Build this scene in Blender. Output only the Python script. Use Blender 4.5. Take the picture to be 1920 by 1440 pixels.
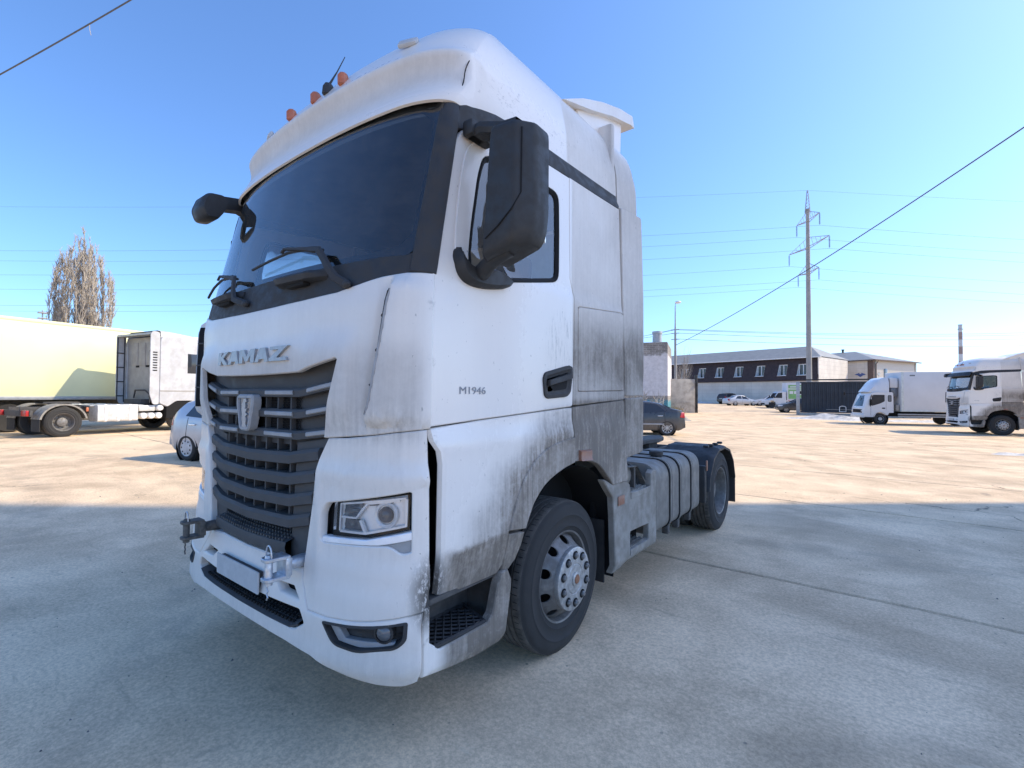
import bpy, bmesh, math, random
from mathutils import Vector, Matrix
R = math.radians
scene = bpy.context.scene
for o in list(bpy.data.objects): bpy.data.objects.remove(o)
COL = scene.collection
# ---------------------------------------------------------------- camera
CAMP = Vector((2.856, -2.794, 1.716))
cR = Vector((0.79110542, 0.61165182, 0.00585342)); cU = Vector((0.00998547, -0.02248209, 0.99969738)); cF = Vector((-0.61159832, 0.79080757, 0.02389333))
cam = bpy.data.cameras.new('camera'); camo = bpy.data.objects.new('camera', cam); COL.objects.link(camo)
camo.matrix_world = Matrix(((cR.x, cU.x, -cF.x, CAMP.x), (cR.y, cU.y, -cF.y, CAMP.y), (cR.z, cU.z, -cF.z, CAMP.z), (0, 0, 0, 1)))
cam.sensor_width = 36; cam.lens = 891.48 / 1920 * 36; cam.clip_start = .05; cam.clip_end = 3000
scene.camera = camo
# yard axes: rh = to the right of the picture, fh = away
RH = Vector((cR.x, cR.y, 0)).normalized(); FH = Vector((cF.x, cF.y, 0)).normalized()
def yard(r, d, z=0.0):
    p = Vector((CAMP.x, CAMP.y, 0)) + RH * r + FH * d
    return Vector((p.x, p.y, z))
# ---------------------------------------------------------------- light
SUN_AZ, SUN_EL = 85.5, 42.0
to_sun = (RH * math.sin(R(SUN_AZ)) + FH * math.cos(R(SUN_AZ))) * math.cos(R(SUN_EL)) + Vector((0, 0, math.sin(R(SUN_EL))))
world = bpy.data.worlds.new('World'); scene.world = world; world.use_nodes = True
wn = world.node_tree.nodes; wl = world.node_tree.links
for n in list(wn): wn.remove(n)
sky = wn.new('ShaderNodeTexSky'); sky.sky_type = 'NISHITA'; sky.sun_disc = False
sky.sun_elevation = R(SUN_EL); sky.sun_rotation = math.atan2(to_sun.x, to_sun.y)
sky.altitude = 100; sky.air_density = 1.0; sky.dust_density = 1.05; sky.ozone_density = 10.0
bg = wn.new('ShaderNodeBackground'); bg.inputs[1].default_value = 0.12

wo = wn.new('ShaderNodeOutputWorld'); wl.new(sky.outputs[0], bg.inputs[0]); wl.new(bg.outputs[0], wo.inputs[0])
sun = bpy.data.lights.new('sun', 'SUN'); sun.energy = 2.0; sun.angle = R(0.53); sun.color = (1.0, .84, .58)
suno = bpy.data.objects.new('sun', sun); COL.objects.link(suno)
suno.rotation_euler = to_sun.to_track_quat('Z', 'Y').to_euler(); suno.location = (0, 0, 60)
scene.view_settings.view_transform = 'Standard'; scene.view_settings.look = 'None'
scene.view_settings.gamma = 1; scene.view_settings.use_curve_mapping = False
scene.view_settings.exposure = 1.35
scene.render.engine = 'CYCLES'; scene.render.resolution_x = 1024; scene.render.resolution_y = 768
random.seed(7)

# ---------------------------------------------------------------- materials
MATS = {}
class NT:
    def __init__(s, name):
        s.m = bpy.data.materials.new(name); s.m.use_nodes = True
        s.t = s.m.node_tree; s.n = s.t.nodes; s.l = s.t.links
        s.b = s.n['Principled BSDF']; s.out = s.n['Material Output']; s._tc = None
        MATS[name] = s.m
    def tc(s, kind='Object'):
        if s._tc is None: s._tc = s.n.new('ShaderNodeTexCoord')
        return s._tc.outputs[kind]
    def put(s, sock, v):
        if hasattr(v, 'links') or hasattr(v, 'is_linked'): s.l.new(v, sock)
        else:
            if isinstance(v, (tuple, list)) and len(v) == 3 and sock.type == 'RGBA': v = (*v, 1)
            sock.default_value = v
    def math(s, op, a, b=0.0, c=0.0, clamp=False):
        n = s.n.new('ShaderNodeMath'); n.operation = op; n.use_clamp = clamp
        s.put(n.inputs[0], a); s.put(n.inputs[1], b); s.put(n.inputs[2], c); return n.outputs[0]
    def mapr(s, v, a, b, c=0.0, d=1.0, smooth=True):
        n = s.n.new('ShaderNodeMapRange'); n.interpolation_type = 'SMOOTHSTEP' if smooth else 'LINEAR'
        s.put(n.inputs['Value'], v)
        for k, x in zip(('From Min', 'From Max', 'To Min', 'To Max'), (a, b, c, d)): s.put(n.inputs[k], x)
        return n.outputs[0]
    def scale(s, vec, sc, loc=(0, 0, 0), rot=(0, 0, 0)):
        n = s.n.new('ShaderNodeMapping'); s.put(n.inputs['Vector'], vec)
        n.inputs['Scale'].default_value = sc if isinstance(sc, (tuple, list)) else (sc, sc, sc)
        n.inputs['Location'].default_value = loc; n.inputs['Rotation'].default_value = rot
        return n.outputs[0]
    def noise(s, vec, sc=5.0, det=4.0, rough=.55, dist=0.0):
        n = s.n.new('ShaderNodeTexNoise'); s.put(n.inputs['Vector'], vec)
        n.inputs['Scale'].default_value = sc; n.inputs['Detail'].default_value = det
        n.inputs['Roughness'].default_value = rough; n.inputs['Distortion'].default_value = dist
        return n.outputs[0]
    def voro(s, vec, sc=5.0, feat='F1', out=0):
        n = s.n.new('ShaderNodeTexVoronoi'); n.feature = feat; s.put(n.inputs['Vector'], vec); n.inputs['Scale'].default_value = sc
        return n.outputs[out]
    def xyz(s, vec):
        n = s.n.new('ShaderNodeSeparateXYZ'); s.put(n.inputs[0], vec); return n.outputs
    def mix(s, fac, a, b, mode='MIX'):
        n = s.n.new('ShaderNodeMix'); n.data_type = 'RGBA'; n.blend_type = mode
        s.put(n.inputs[0], fac); s.put(n.inputs[6], a); s.put(n.inputs[7], b); return n.outputs[2]
    def bump(s, h, strength=.3, dist=.01):
        n = s.n.new('ShaderNodeBump'); n.inputs['Strength'].default_value = strength; n.inputs['Distance'].default_value = dist
        s.put(n.inputs['Height'], h); s.l.new(n.outputs[0], s.b.inputs['Normal']); return n
    def set(s, col=None, rough=None, metal=None, spec=None, **k):
        if col is not None: s.put(s.b.inputs['Base Color'], col)
        if rough is not None: s.put(s.b.inputs['Roughness'], rough)
        if metal is not None: s.put(s.b.inputs['Metallic'], metal)
        if spec is not None: s.put(s.b.inputs['Specular IOR Level'], spec)
        for q, v in k.items(): s.put(s.b.inputs[q.replace('_', ' ')], v)
        return s
    def link(s, a, b): s.l.new(a, b)

def simple(name, col, rough=.5, metal=0.0, var=.12, sc=6.0, bump=0.0, bsc=60.0, dust=0.0, dcol=(.36, .33, .29), spec=None):
    t = NT(name); tc = t.tc()
    n = t.noise(tc, sc, 5, .6)
    f = t.mapr(n, .3, .7, 1 - var, 1 + var)
    c = t.mix(1.0, col, f, 'MULTIPLY')
    nd = t.b  # noqa
    if dust:
        n2 = t.noise(t.scale(tc, 1.0, (3, 1, 7)), sc * 1.7, 6, .65)
        c = t.mix(t.mapr(n2, .32, .68, dust * .25, dust), c, dcol)
        rough = t.mapr(n2, .35, .65, rough, min(1, rough + .3))
    t.set(c, rough, metal, spec)
    if bump: t.bump(t.noise(tc, bsc, 4, .6), bump, .004)
    return t

# dirty white cab paint: wheel spray round the arches, film on everything behind the door, run-down streaks
def cab_paint(name, base=(.88, .825, .765), strength=1.0):
    t = NT(name); tc = t.tc(); X, Y, Z = t.xyz(tc)
    mul = lambda a, b: t.math('MULTIPLY', a, b); add = lambda a, b: t.math('ADD', a, b)
    streak = t.noise(t.scale(tc, (14, 14, .8)), 2.2, 7, .68, .15)
    streak2 = t.noise(t.scale(tc, (34, 34, 1.6), (3, 5, 1)), 2.0, 5, .7)
    fine = t.noise(tc, 38, 6, .75); mot = t.noise(tc, 9, 6, .7, .3); big = t.noise(tc, 1.9, 4, .55, .7)
    side = t.mapr(t.math('ABSOLUTE', X), 1.10, 1.18)
    zc = t.math('SUBTRACT', Z, .5); rho = t.math('SQRT', add(mul(Y, Y), mul(zc, zc)))
    behind = t.mapr(Y, -.075, -.045)                       # the door shuts the film off at its rear edge
    under = t.mapr(Z, 1.70, 1.60)
    arch = mul(t.mapr(Z, .66, .80, .30, 1.0), t.mapr(add(rho, mul(t.math('SUBTRACT', big, .5), .55)), 1.30, .80)); arch = mul(arch, under)
    sill = mul(t.mapr(add(Z, mul(t.math('SUBTRACT', mot, .5), .10)), .985, .935), under)
    low = mul(behind, t.mapr(Z, 1.72, 1.62, 0, .62))
    quarter = mul(behind, add(.21, add(mul(t.mapr(Z, 2.75, 1.75), .30), mul(t.mapr(Y, .25, .85), .14))))
    hatch = mul(mul(behind, t.mapr(Z, 2.36, 2.05)), mul(t.mapr(Z, 1.72, 2.0), .26))
    doorr = mul(mul(t.mapr(Y, -.75, -.1), t.mapr(Z, 2.55, 1.9)), .12)
    arches = mul(arch, .95)
    sd = add(add(arches, mul(mul(sill, t.mapr(Y, -1.24, -1.12)), .75)), add(add(low, quarter), add(hatch, doorr)))
    fr = mul(t.mapr(Y, -1.26, -1.36), add(mul(t.mapr(Z, 2.02, 1.82), mul(t.mapr(Z, 1.45, 1.55), .24)), add(.11, mul(t.mapr(Z, .75, .45), .18))))
    vis = mul(mul(t.mapr(Z, 3.22, 3.38), t.mapr(Z, 3.54, 3.46)), mul(t.mapr(Y, -.95, -1.1), .30))
    roofd = t.mapr(Z, 3.45, 3.8, 0, .07)
    trim = mul(mul(t.mapr(rho, .965, .93), under), t.mapr(Z, .74, .78, 0, .88))
    sd = t.math('MINIMUM', t.math('MAXIMUM', sd, trim), .93)
    m = add(add(mul(sd, side), fr), add(add(vis, roofd), .055))
    nz = add(add(mul(streak, .85), mul(streak2, .25)), add(mul(fine, .50), mul(mot, .40)))        # about 1.0
    nzs = add(add(mul(streak, .42), mul(streak2, .12)), add(mul(fine, .46), add(mul(mot, .40), mul(big, .60))))
    drip = mul(mul(under, t.mapr(Y, -.05, -.10)), mul(t.mapr(rho, .90, 1.0), t.mapr(Z, .90, 1.0)))
    nzm = t.mapr(add(mul(t.mapr(nz, .70, 1.32, .42, 1.55, False), drip), mul(t.mapr(nzs, .70, 1.32, .66, 1.32, False), t.math('SUBTRACT', 1.0, drip))), 0, 2, 0, 2, False)
    m = mul(m, nzm)
    wash = mul(mul(t.mapr(streak2, .60, .72), t.mapr(mot, .5, .62)), .5)                            # clean runs
    m = mul(m, t.math('SUBTRACT', 1.0, wash))
    m = t.math('MULTIPLY', m, strength, clamp=True)
    # oily black run-off at the bumper gap, hair-like scratches above the handle, mud flecks
    ox = add(t.math('POWER', t.math('DIVIDE', add(Y, 1.262), .10), 2.0), t.math('POWER', t.math('DIVIDE', t.math('SUBTRACT', Z, .80), .17), 2.0))
    oil = mul(t.mapr(ox, 1.7, .0), t.mapr(t.noise(t.scale(tc, (34, 34, 16)), 1.5, 6, .8), .34, .52))
    hx = add(t.math('POWER', t.math('DIVIDE', add(Y, .20), .20), 2.0), t.math('POWER', t.math('DIVIDE', t.math('SUBTRACT', Z, 2.05), .22), 2.0))
    hst = mul(t.mapr(hx, 1.2, .1), t.mapr(t.noise(t.scale(tc, (60, 60, 5)), 1.5, 6, .8, .6), .52, .62))
    rx = add(t.math('POWER', t.math('DIVIDE', add(Y, .45), .55), 2.0), t.math('POWER', t.math('DIVIDE', t.math('SUBTRACT', Z, 3.42), .14), 2.0))
    rst = mul(t.mapr(rx, 1.2, .1), t.mapr(t.noise(t.scale(tc, (5, 11, 22), (0, 0, 0), (R(35), 0, 0)), 1.6, 6, .8, .5), .53, .66))
    edge = mul(mul(t.mapr(Y, -1.225, -1.262), t.mapr(Y, -1.315, -1.285)), mul(t.mapr(mot, .56, .70), .30))
    spk = t.mapr(t.noise(t.scale(tc, (55, 55, 30)), 1.0, 3, .6), .69, .73)
    blk = t.math('MAXIMUM', mul(oil, .92), t.math('MAXIMUM', mul(hst, .45), mul(rst, .42)))
    blk = t.math('MAXIMUM', blk, t.math('MAXIMUM', edge, mul(spk, .4)))
    blk = mul(mul(blk, side), strength)
    dirtc = t.mix(t.mapr(add(mul(big, .5), mul(streak, .5)), .38, .62), (.195, .160, .124), (.120, .100, .080))
    dirtc = t.mix(t.mapr(fine, .55, .75, 0, .5), dirtc, (.29, .25, .21))
    c = t.mix(t.math('MULTIPLY', m, .95, clamp=True), base, dirtc)
    c = t.mix(t.math('MINIMUM', blk, 1.0), c, (.030, .027, .024))
    t.set(c, t.mapr(m, 0, .45, .24, .85), 0, .5)
    t.b.inputs['Coat Weight'].default_value = .25; t.put(t.b.inputs['Coat Roughness'], t.mapr(m, 0, .4, .10, .7))
    t.bump(add(fine, mul(m, .8)), .05, .003)
    return t

def build_mats():
    cab_paint('paint_white')
    cab_paint('paint_white_cleaner', strength=.8)
    simple('black_plastic', (.020, .020, .022), .58, dust=.26, dcol=(.13, .122, .115), sc=9, bump=.15, bsc=220)
    simple('grille_plastic', (.040, .041, .045), .6, dust=.38, dcol=(.17, .165, .16), sc=7, bump=.12, bsc=180)
    simple('grey_trim', (.33, .34, .36), .45, dust=.4, sc=12)
    simple('mirror_plastic', (.020, .021, .023), .48, dust=.14, dcol=(.11, .105, .10), sc=8, bump=.12, bsc=260)
    simple('gap_black', (.006, .006, .007), .9)
    simple('rubber', (.017, .017, .018), .75, dust=.40, dcol=(.085, .08, .075), sc=8, bump=.25, bsc=70)
    simple('tread_rubber', (.035, .034, .032), .85, dust=.8, dcol=(.15, .135, .12), sc=10, bump=.4, bsc=90)
    simple('rim_grey', (.23, .225, .22), .45, .35, dust=.75, dcol=(.15, .135, .12), sc=9, var=.2)
    simple('hub_cover', (.55, .55, .55), .38, .5, dust=.75, dcol=(.27, .255, .235), sc=16, var=.15)
    simple('rust_cap', (.28, .13, .07), .7, sc=20)
    simple('chassis', (.035, .034, .034), .75, dust=.7, dcol=(.14, .13, .12), sc=6, bump=.3)
    simple('tank_paint', (.20, .19, .175), .5, dust=.75, dcol=(.175, .155, .132), sc=5, var=.1)
    simple('tank_silver', (.72, .72, .70), .4, .3, dust=.4, sc=5)
    simple('step_panel', (.33, .315, .29), .62, dust=.88, dcol=(.20, .178, .150), sc=4, var=.12)
    simple('zinc', (.62, .66, .72), .32, .9, dust=.2, sc=30)
    simple('chrome', (.80, .82, .85), .14, 1.0, dust=.15, sc=20)
    simple('dark_iron', (.06, .058, .056), .6, .4, dust=.5, sc=20)
    simple('seat_fabric', (.07, .072, .08), .9, sc=10)
    simple('interior', (.17, .17, .175), .8, sc=4)
    simple('interior_pale', (.50, .49, .48), .8, sc=4)
    simple('plate_white', (.50, .51, .52), .55, var=.06, sc=14, dust=.3, dcol=(.42, .42, .42))
    simple('amber', (.55, .12, .03), .28, sc=20, dust=.25)
    simple('red_lens', (.42, .02, .02), .25, sc=20)
    simple('orange_reflector', (.27, .085, .035), .35, sc=20, dust=.35)
    simple('letters_grey', (.36, .36, .37), .4, .3, sc=30)
    simple('reflector_silver', (.93, .93, .94), .28, .12, sc=20, var=.04)
    simple('decal_grey', (.26, .27, .29), .45, sc=30)
    simple('lens_grey', (.16, .17, .19), .18, .2, sc=20)
    # clear car glass: real see-through with a mirror-like first surface
    def glass(name, tint, rough, ior, dirt):
        t = NT(name); tc = t.tc()
        tr = t.n.new('ShaderNodeBsdfTransparent'); tr.inputs[0].default_value = (*tint, 1)
        gl = t.n.new('ShaderNodeBsdfGlossy'); gl.inputs['Roughness'].default_value = rough; gl.inputs[0].default_value = (.95, .97, 1, 1)
        fr = t.n.new('ShaderNodeFresnel'); fr.inputs[0].default_value = ior
        m1 = t.n.new('ShaderNodeMixShader'); t.l.new(fr.outputs[0], m1.inputs[0]); t.l.new(tr.outputs[0], m1.inputs[1]); t.l.new(gl.outputs[0], m1.inputs[2])
        df = t.n.new('ShaderNodeBsdfDiffuse'); df.inputs[0].default_value = (.40, .39, .37, 1)
        m2 = t.n.new('ShaderNodeMixShader')
        n1 = t.noise(tc, 7, 6, .65)
        t.put(m2.inputs[0], t.mapr(n1, .35, .75, dirt * .5, dirt * 1.6)); t.l.new(m1.outputs[0], m2.inputs[1]); t.l.new(df.outputs[0], m2.inputs[2])
        t.l.new(m2.outputs[0], t.out.inputs[0])
    glass('windscreen_glass', (.88, .91, .92), .008, 1.78, .04)
    glass('side_glass', (.72, .77, .77), .01, 1.8, .05)
    glass('car_glass', (.30, .33, .34), .02, 1.5, .03)
    glass('lens_glass', (.97, .98, .99), .02, 1.4, .02)
build_mats()
# ---------------------------------------------------------------- mesh helpers
class M:
    """collects faces, then links them as one mesh object"""
    def __init__(s): s.v = []; s.f = []
    def add(s, vs, fs):
        o = len(s.v); s.v += [tuple(v) for v in vs]; s.f += [tuple(i + o for i in f) for f in fs]; return s
    def box(s, a, b, c=0.0, rot=None, at=None):
        (x0, y0, z0), (x1, y1, z1) = a, b
        x0, x1 = min(x0, x1), max(x0, x1); y0, y1 = min(y0, y1), max(y0, y1); z0, z1 = min(z0, z1), max(z0, z1)
        c = min(c, (x1 - x0) * .45, (y1 - y0) * .45, (z1 - z0) * .45)
        if c <= 0:
            vs = [(x, y, z) for x in (x0, x1) for y in (y0, y1) for z in (z0, z1)]
            fs = [(0, 1, 3, 2), (4, 6, 7, 5), (0, 4, 5, 1), (2, 3, 7, 6), (0, 2, 6, 4), (1, 5, 7, 3)]
        else:
            bm = bmesh.new(); bmesh.ops.create_cube(bm, size=1)
            for v in bm.verts: v.co = Vector(((x0 + x1) / 2 + v.co.x * (x1 - x0), (y0 + y1) / 2 + v.co.y * (y1 - y0), (z0 + z1) / 2 + v.co.z * (z1 - z0)))
            bmesh.ops.bevel(bm, geom=list(bm.edges), offset=c, segments=2, profile=.5, affect='EDGES')
            bm.verts.index_update(); vs = [v.co.copy() for v in bm.verts]; fs = [tuple(v.index for v in f.verts) for f in bm.faces]; bm.free()
        if rot is not None:
            m = Matrix(rot).to_3x3() if not isinstance(rot, Matrix) else rot.to_3x3(); p = Vector(at or (0, 0, 0))
            vs = [m @ Vector(v) + p for v in vs]
        return s.add(vs, fs)
    def tube(s, pts, r, n=10, cap=True):
        pts = [Vector(p) for p in pts]; rings = []; up = None
        for i, p in enumerate(pts):
            t = (pts[min(i + 1, len(pts) - 1)] - pts[max(i - 1, 0)]).normalized()
            if up is None: up = Vector((0, 0, 1)) if abs(t.z) < .9 else Vector((0, 1, 0))
            a = (up - t * up.dot(t)); a = a.normalized() if a.length > 1e-5 else t.orthogonal().normalized(); b = t.cross(a); up = a
            rr = r[i] if isinstance(r, (list, tuple)) else r
            rings.append([p + (a * math.cos(2 * math.pi * k / n) + b * math.sin(2 * math.pi * k / n)) * rr for k in range(n)])
        return s.loft(rings, True, cap)
    def loft(s, rings, closed=True, cap=False):
        n = len(rings[0]); vs = [p for r_ in rings for p in r_]; fs = []
        for i in range(len(rings) - 1):
            for k in range(n if closed else n - 1):
                a, b = i * n + k, i * n + (k + 1) % n; fs.append((a, b, b + n, a + n))
        if cap: fs.append(tuple(range(n - 1, -1, -1))); fs.append(tuple((len(rings) - 1) * n + k for k in range(n)))
        return s.add(vs, fs)
    def lathe(s, prof, c=(0, 0, 0), axis='X', n=48, cap=False, a0=0, a1=2 * math.pi):
        """prof: (radius, along) pairs"""
        full = abs(a1 - a0 - 2 * math.pi) < 1e-6; m = n if full else n + 1; rings = []
        for (r_, h) in prof:
            ring = []
            for k in range(m):
                a = a0 + (a1 - a0) * k / n; p, q = r_ * math.cos(a), r_ * math.sin(a)
                o = {'X': (h, p, q), 'Y': (q, h, p), 'Z': (p, q, h)}[axis]
                ring.append((c[0] + o[0], c[1] + o[1], c[2] + o[2]))
            rings.append(ring)
        return s.loft(rings, full, cap)
    def prism(s, poly, ax, a, b, ch=0.0):
        """poly in the two other axes, extruded from a to b along ax; ch = chamfer"""
        n = len(poly); cx = sum(p[0] for p in poly) / n; cy = sum(p[1] for p in poly) / n
        def P(p, h): return {'X': (h, p[0], p[1]), 'Y': (p[0], h, p[1]), 'Z': (p[0], p[1], h)}[ax]
        def ins(d): return inset(poly, d)
        if ch:
            sg = 1 if b > a else -1; q = ins(ch)
            rings = [[P(p, a) for p in q], [P(p, a + sg * ch) for p in poly], [P(p, b - sg * ch) for p in poly], [P(p, b) for p in q]]
        else: rings = [[P(p, a) for p in poly], [P(p, b) for p in poly]]
        return s.loft(rings, True, True)
    def sphere(s, c, r, n=12, m=8, half=False):
        rx, ry, rz = r if isinstance(r, (tuple, list)) else (r, r, r); rings = []
        for i in range(m + 1):
            t = (math.pi / 2 if half else math.pi) * i / m; rr = max(math.sin(t), 1e-3); h = math.cos(t)
            rings.append([(c[0] + rx * rr * math.cos(2 * math.pi * k / n), c[1] + ry * rr * math.sin(2 * math.pi * k / n), c[2] + rz * h) for k in range(n)])
        return s.loft(rings, True, False)
    def build(s, name, mat, parent=None, angle=35, recalc=True):
        me = bpy.data.meshes.new(name); me.from_pydata(s.v, [], s.f)
        return finish(me, name, mat, parent, angle, recalc)
def finish(me, name, mat, parent=None, angle=35, recalc=True):
    if recalc:
        bm = bmesh.new(); bm.from_mesh(me); bmesh.ops.remove_doubles(bm, verts=bm.verts, dist=1e-5)
        bmesh.ops.recalc_face_normals(bm, faces=bm.faces); bm.to_mesh(me); bm.free()
    if angle: me.shade_smooth(); me.set_sharp_from_angle(angle=R(angle))
    me.materials.append(MATS[mat]); o = bpy.data.objects.new(name, me); COL.objects.link(o); o.parent = parent
    return o
def inset(poly, d):
    """offset a 2-D polygon inward by d (mitred)"""
    n = len(poly); A = sum(poly[i][0] * poly[(i + 1) % n][1] - poly[(i + 1) % n][0] * poly[i][1] for i in range(n)); sg = 1 if A > 0 else -1; out = []
    for i in range(n):
        p0, p, p1 = Vector(poly[i - 1]), Vector(poly[i]), Vector(poly[(i + 1) % n])
        e0 = (p - p0); e1 = (p1 - p)
        e0 = e0.normalized() if e0.length > 1e-9 else e1.normalized(); e1 = e1.normalized() if e1.length > 1e-9 else e0
        n0, n1 = Vector((-e0.y, e0.x)) * sg, Vector((-e1.y, e1.x)) * sg
        m = (n0 + n1); L = m.length; m = m / L if L > 1e-6 else n0; k = d / max(.35, m.dot(n0)); q = p + m * k; out.append((q.x, q.y))
    return out
def rpoly(poly, r, seg=4):
    """round the corners of a polygon; r a number or one per corner"""
    n = len(poly); out = []
    for i in range(n):
        rr = r[i] if isinstance(r, (list, tuple)) else r
        p0, p, p1 = Vector(poly[i - 1]), Vector(poly[i]), Vector(poly[(i + 1) % n])
        if rr <= 1e-6: out.append((p.x, p.y)); continue
        a, b = (p0 - p), (p1 - p); d = min(rr, a.length * .48, b.length * .48); a = p + a.normalized() * d; b = p + b.normalized() * d
        for k in range(seg + 1):
            t = k / seg; q = a * (1 - t) ** 2 + p * 2 * t * (1 - t) + b * t * t; out.append((q.x, q.y))
    return out
def smooth_line(pts, per=6):
    """Catmull-Rom through points of any dimension"""
    P = [Vector(p) for p in pts]; out = []
    for i in range(len(P) - 1):
        a, b, c, d = P[max(i - 1, 0)], P[i], P[i + 1], P[min(i + 2, len(P) - 1)]
        for k in range(per):
            t = k / per; out.append(tuple(.5 * ((2 * b) + (c - a) * t + (2 * a - 5 * b + 4 * c - d) * t * t + (3 * b - a - 3 * c + d) * t ** 3)))
    out.append(tuple(P[-1])); return out
def interp(x, xs, ys):
    if x <= xs[0]: return ys[0]
    for i in range(len(xs) - 1):
        if x <= xs[i + 1]: return ys[i] + (ys[i + 1] - ys[i]) * (x - xs[i]) / (xs[i + 1] - xs[i])
    return ys[-1]
def sstep(x, a, b):
    t = min(1, max(0, (x - a) / (b - a))); return t * t * (3 - 2 * t)
def panel(name, mat, parent, poly, fmap, holes=(), cell=.06, thick=.025, ch=.005, lift=0.0, angle=40):
    """a sheet-metal panel: polygon (with holes) cut into a grid, wrapped onto fmap(a, b, depth) with a rolled edge"""
    bm = bmesh.new(); edges = []
    for loop in [poly] + list(holes):
        vs = [bm.verts.new((a, b, 0)) for a, b in loop]
        for i in range(len(vs)): edges.append(bm.edges.new((vs[i], vs[(i + 1) % len(vs)])))
    bmesh.ops.triangle_fill(bm, use_beauty=True, use_dissolve=False, edges=edges)
    xs = [p[0] for p in poly]; ys = [p[1] for p in poly]
    cx, cy = cell if isinstance(cell, (tuple, list)) else (cell, cell)
    for lo, hi, no, c in ((min(xs), max(xs), (1, 0, 0), cx), (min(ys), max(ys), (0, 1, 0), cy)):
        k = math.floor(lo / c) + 1
        while k * c < hi - 1e-4:
            if k * c > lo + 1e-4:
                co = (k * c, 0, 0) if no[0] else (0, k * c, 0)
                bmesh.ops.bisect_plane(bm, geom=list(bm.verts) + list(bm.edges) + list(bm.faces), dist=1e-5, plane_co=co, plane_no=no)
            k += 1
    bm.normal_update()
    if sum(f.normal.z * f.calc_area() for f in bm.faces) < 0: bmesh.ops.reverse_faces(bm, faces=bm.faces)
    bm.normal_update()
    # boundary outward normals
    bnd = [e for e in bm.edges if len(e.link_faces) == 1]; bn = {}
    for e in bnd:
        f = e.link_faces[0]; d = (e.verts[1].co - e.verts[0].co).normalized(); n = Vector((d.y, -d.x, 0))
        if n.dot(f.calc_center_median() - e.verts[0].co) > 0: n = -n
        for v in e.verts: bn.setdefault(v, Vector()); bn[v] += n
    flat = {v: (v.co.x, v.co.y, lift) for v in bm.verts}
    cur = {v: v for v in bn}
    for depth, out in ((ch, ch * .9), (thick, ch * .9)):
        if depth <= 0: continue
        nxt = {}
        for v0, v in cur.items():
            n = bn[v0].normalized() if bn[v0].length > 1e-6 else Vector(); w = bm.verts.new((0, 0, 0)); nxt[v0] = w
            flat[w] = (v0.co.x + n.x * out, v0.co.y + n.y * out, lift - depth)
        for e in bnd:
            a, b = e.verts
            try: bm.faces.new((cur[a], cur[b], nxt[b], nxt[a]))
            except ValueError: pass
        cur = nxt
    for v in list(bn): flat[v] = (v.co.x, v.co.y, lift)
    for v, (a, b, d) in flat.items(): v.co = Vector(fmap(a, b, d))
    bmesh.ops.recalc_face_normals(bm, faces=bm.faces)
    me = bpy.data.meshes.new(name); bm.to_mesh(me); bm.free()
    # make the outer skin face outward
    return finish(me, name, mat, parent, angle, False)
def tag(o, label=None, cat=None, group=None, kind=None):
    for k, v in (('label', label), ('category', cat), ('group', group), ('kind', kind)):
        if v: o[k] = v
    return o
def empty(name, loc=(0, 0, 0), rz=0, label=None, cat=None, group=None):
    o = bpy.data.objects.new(name, None); COL.objects.link(o); o.location = loc; o.rotation_euler = (0, 0, rz); o.empty_display_size = .3
    return tag(o, label, cat, group)
def copy_tree(o, parent=None):
    c = o.copy(); COL.objects.link(c); c.parent = parent
    for ch in list(o.children): copy_tree(ch, c)
    return c
def text_mesh(txt, size, depth, name, mat, parent, mw, shear=0.0, xs=1.0, offset=0.0):
    cu = bpy.data.curves.new(name, 'FONT'); cu.body = txt; cu.size = size; cu.extrude = depth; cu.shear = shear; cu.offset = offset; cu.resolution_u = 3
    ob = bpy.data.objects.new(name, cu); COL.objects.link(ob)
    dg = bpy.context.evaluated_depsgraph_get(); me = bpy.data.meshes.new_from_object(ob.evaluated_get(dg)); bpy.data.objects.remove(ob)
    for v in me.vertices: v.co = mw @ Vector((v.co.x * xs, v.co.y, v.co.z))
    me.name = name; me.materials.clear()
    return finish(me, name, mat, parent, 30, False)
# ---------------------------------------------------------------- the white tractor unit (truck space: +x = its left side, -y = forward)
PLAN = smooth_line([(0, -1.555), (.3, -1.549), (.5, -1.537), (.7, -1.517), (.9, -1.483), (1.0, -1.455), (1.08, -1.417), (1.14, -1.375), (1.18, -1.33), (1.205, -1.275), (1.215, -1.2), (1.225, -1.08)], 8)
PS = [0.0]
for _i in range(1, len(PLAN)): PS.append(PS[-1] + math.dist(PLAN[_i], PLAN[_i - 1]))
PX = [p[0] for p in PLAN]; PY = [p[1] for p in PLAN]
def x2s(x): return math.copysign(interp(abs(x), PX, PS), x)
def rake(z): return interp(z, [0, .66, .84, 2.15, 2.25, 2.4, 3.2, 3.5], [-.045, -.045, 0, .01, .025, .06, .25, .31])
def plan(s):
    a = abs(s); x = interp(a, PS, PX); y = interp(a, PS, PY)
    x1, y1 = interp(a + .01, PS, PX), interp(a + .01, PS, PY); x0, y0 = interp(max(0, a - .01), PS, PX), interp(max(0, a - .01), PS, PY)
    t = Vector((x1 - x0, y1 - y0)).normalized(); n = Vector((t.y, -t.x)); sg = 1 if s >= 0 else -1
    return x * sg, y, n.x * sg, n.y
def fmap(s, z, d):
    x, y, nx, ny = plan(s); rk = rake(z)
    if z > 2.15: rk *= 1 - .25 * sstep(abs(x), 1.08, 1.205)
    return (x + nx * d, y + rk + ny * d, z)
def groove_x(z): return interp(z, [1.5, 1.604, 1.666, 1.814, 2.012, 2.224, 2.3], [.965, .978, .997, 1.021, 1.051, 1.08, 1.09])
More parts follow.
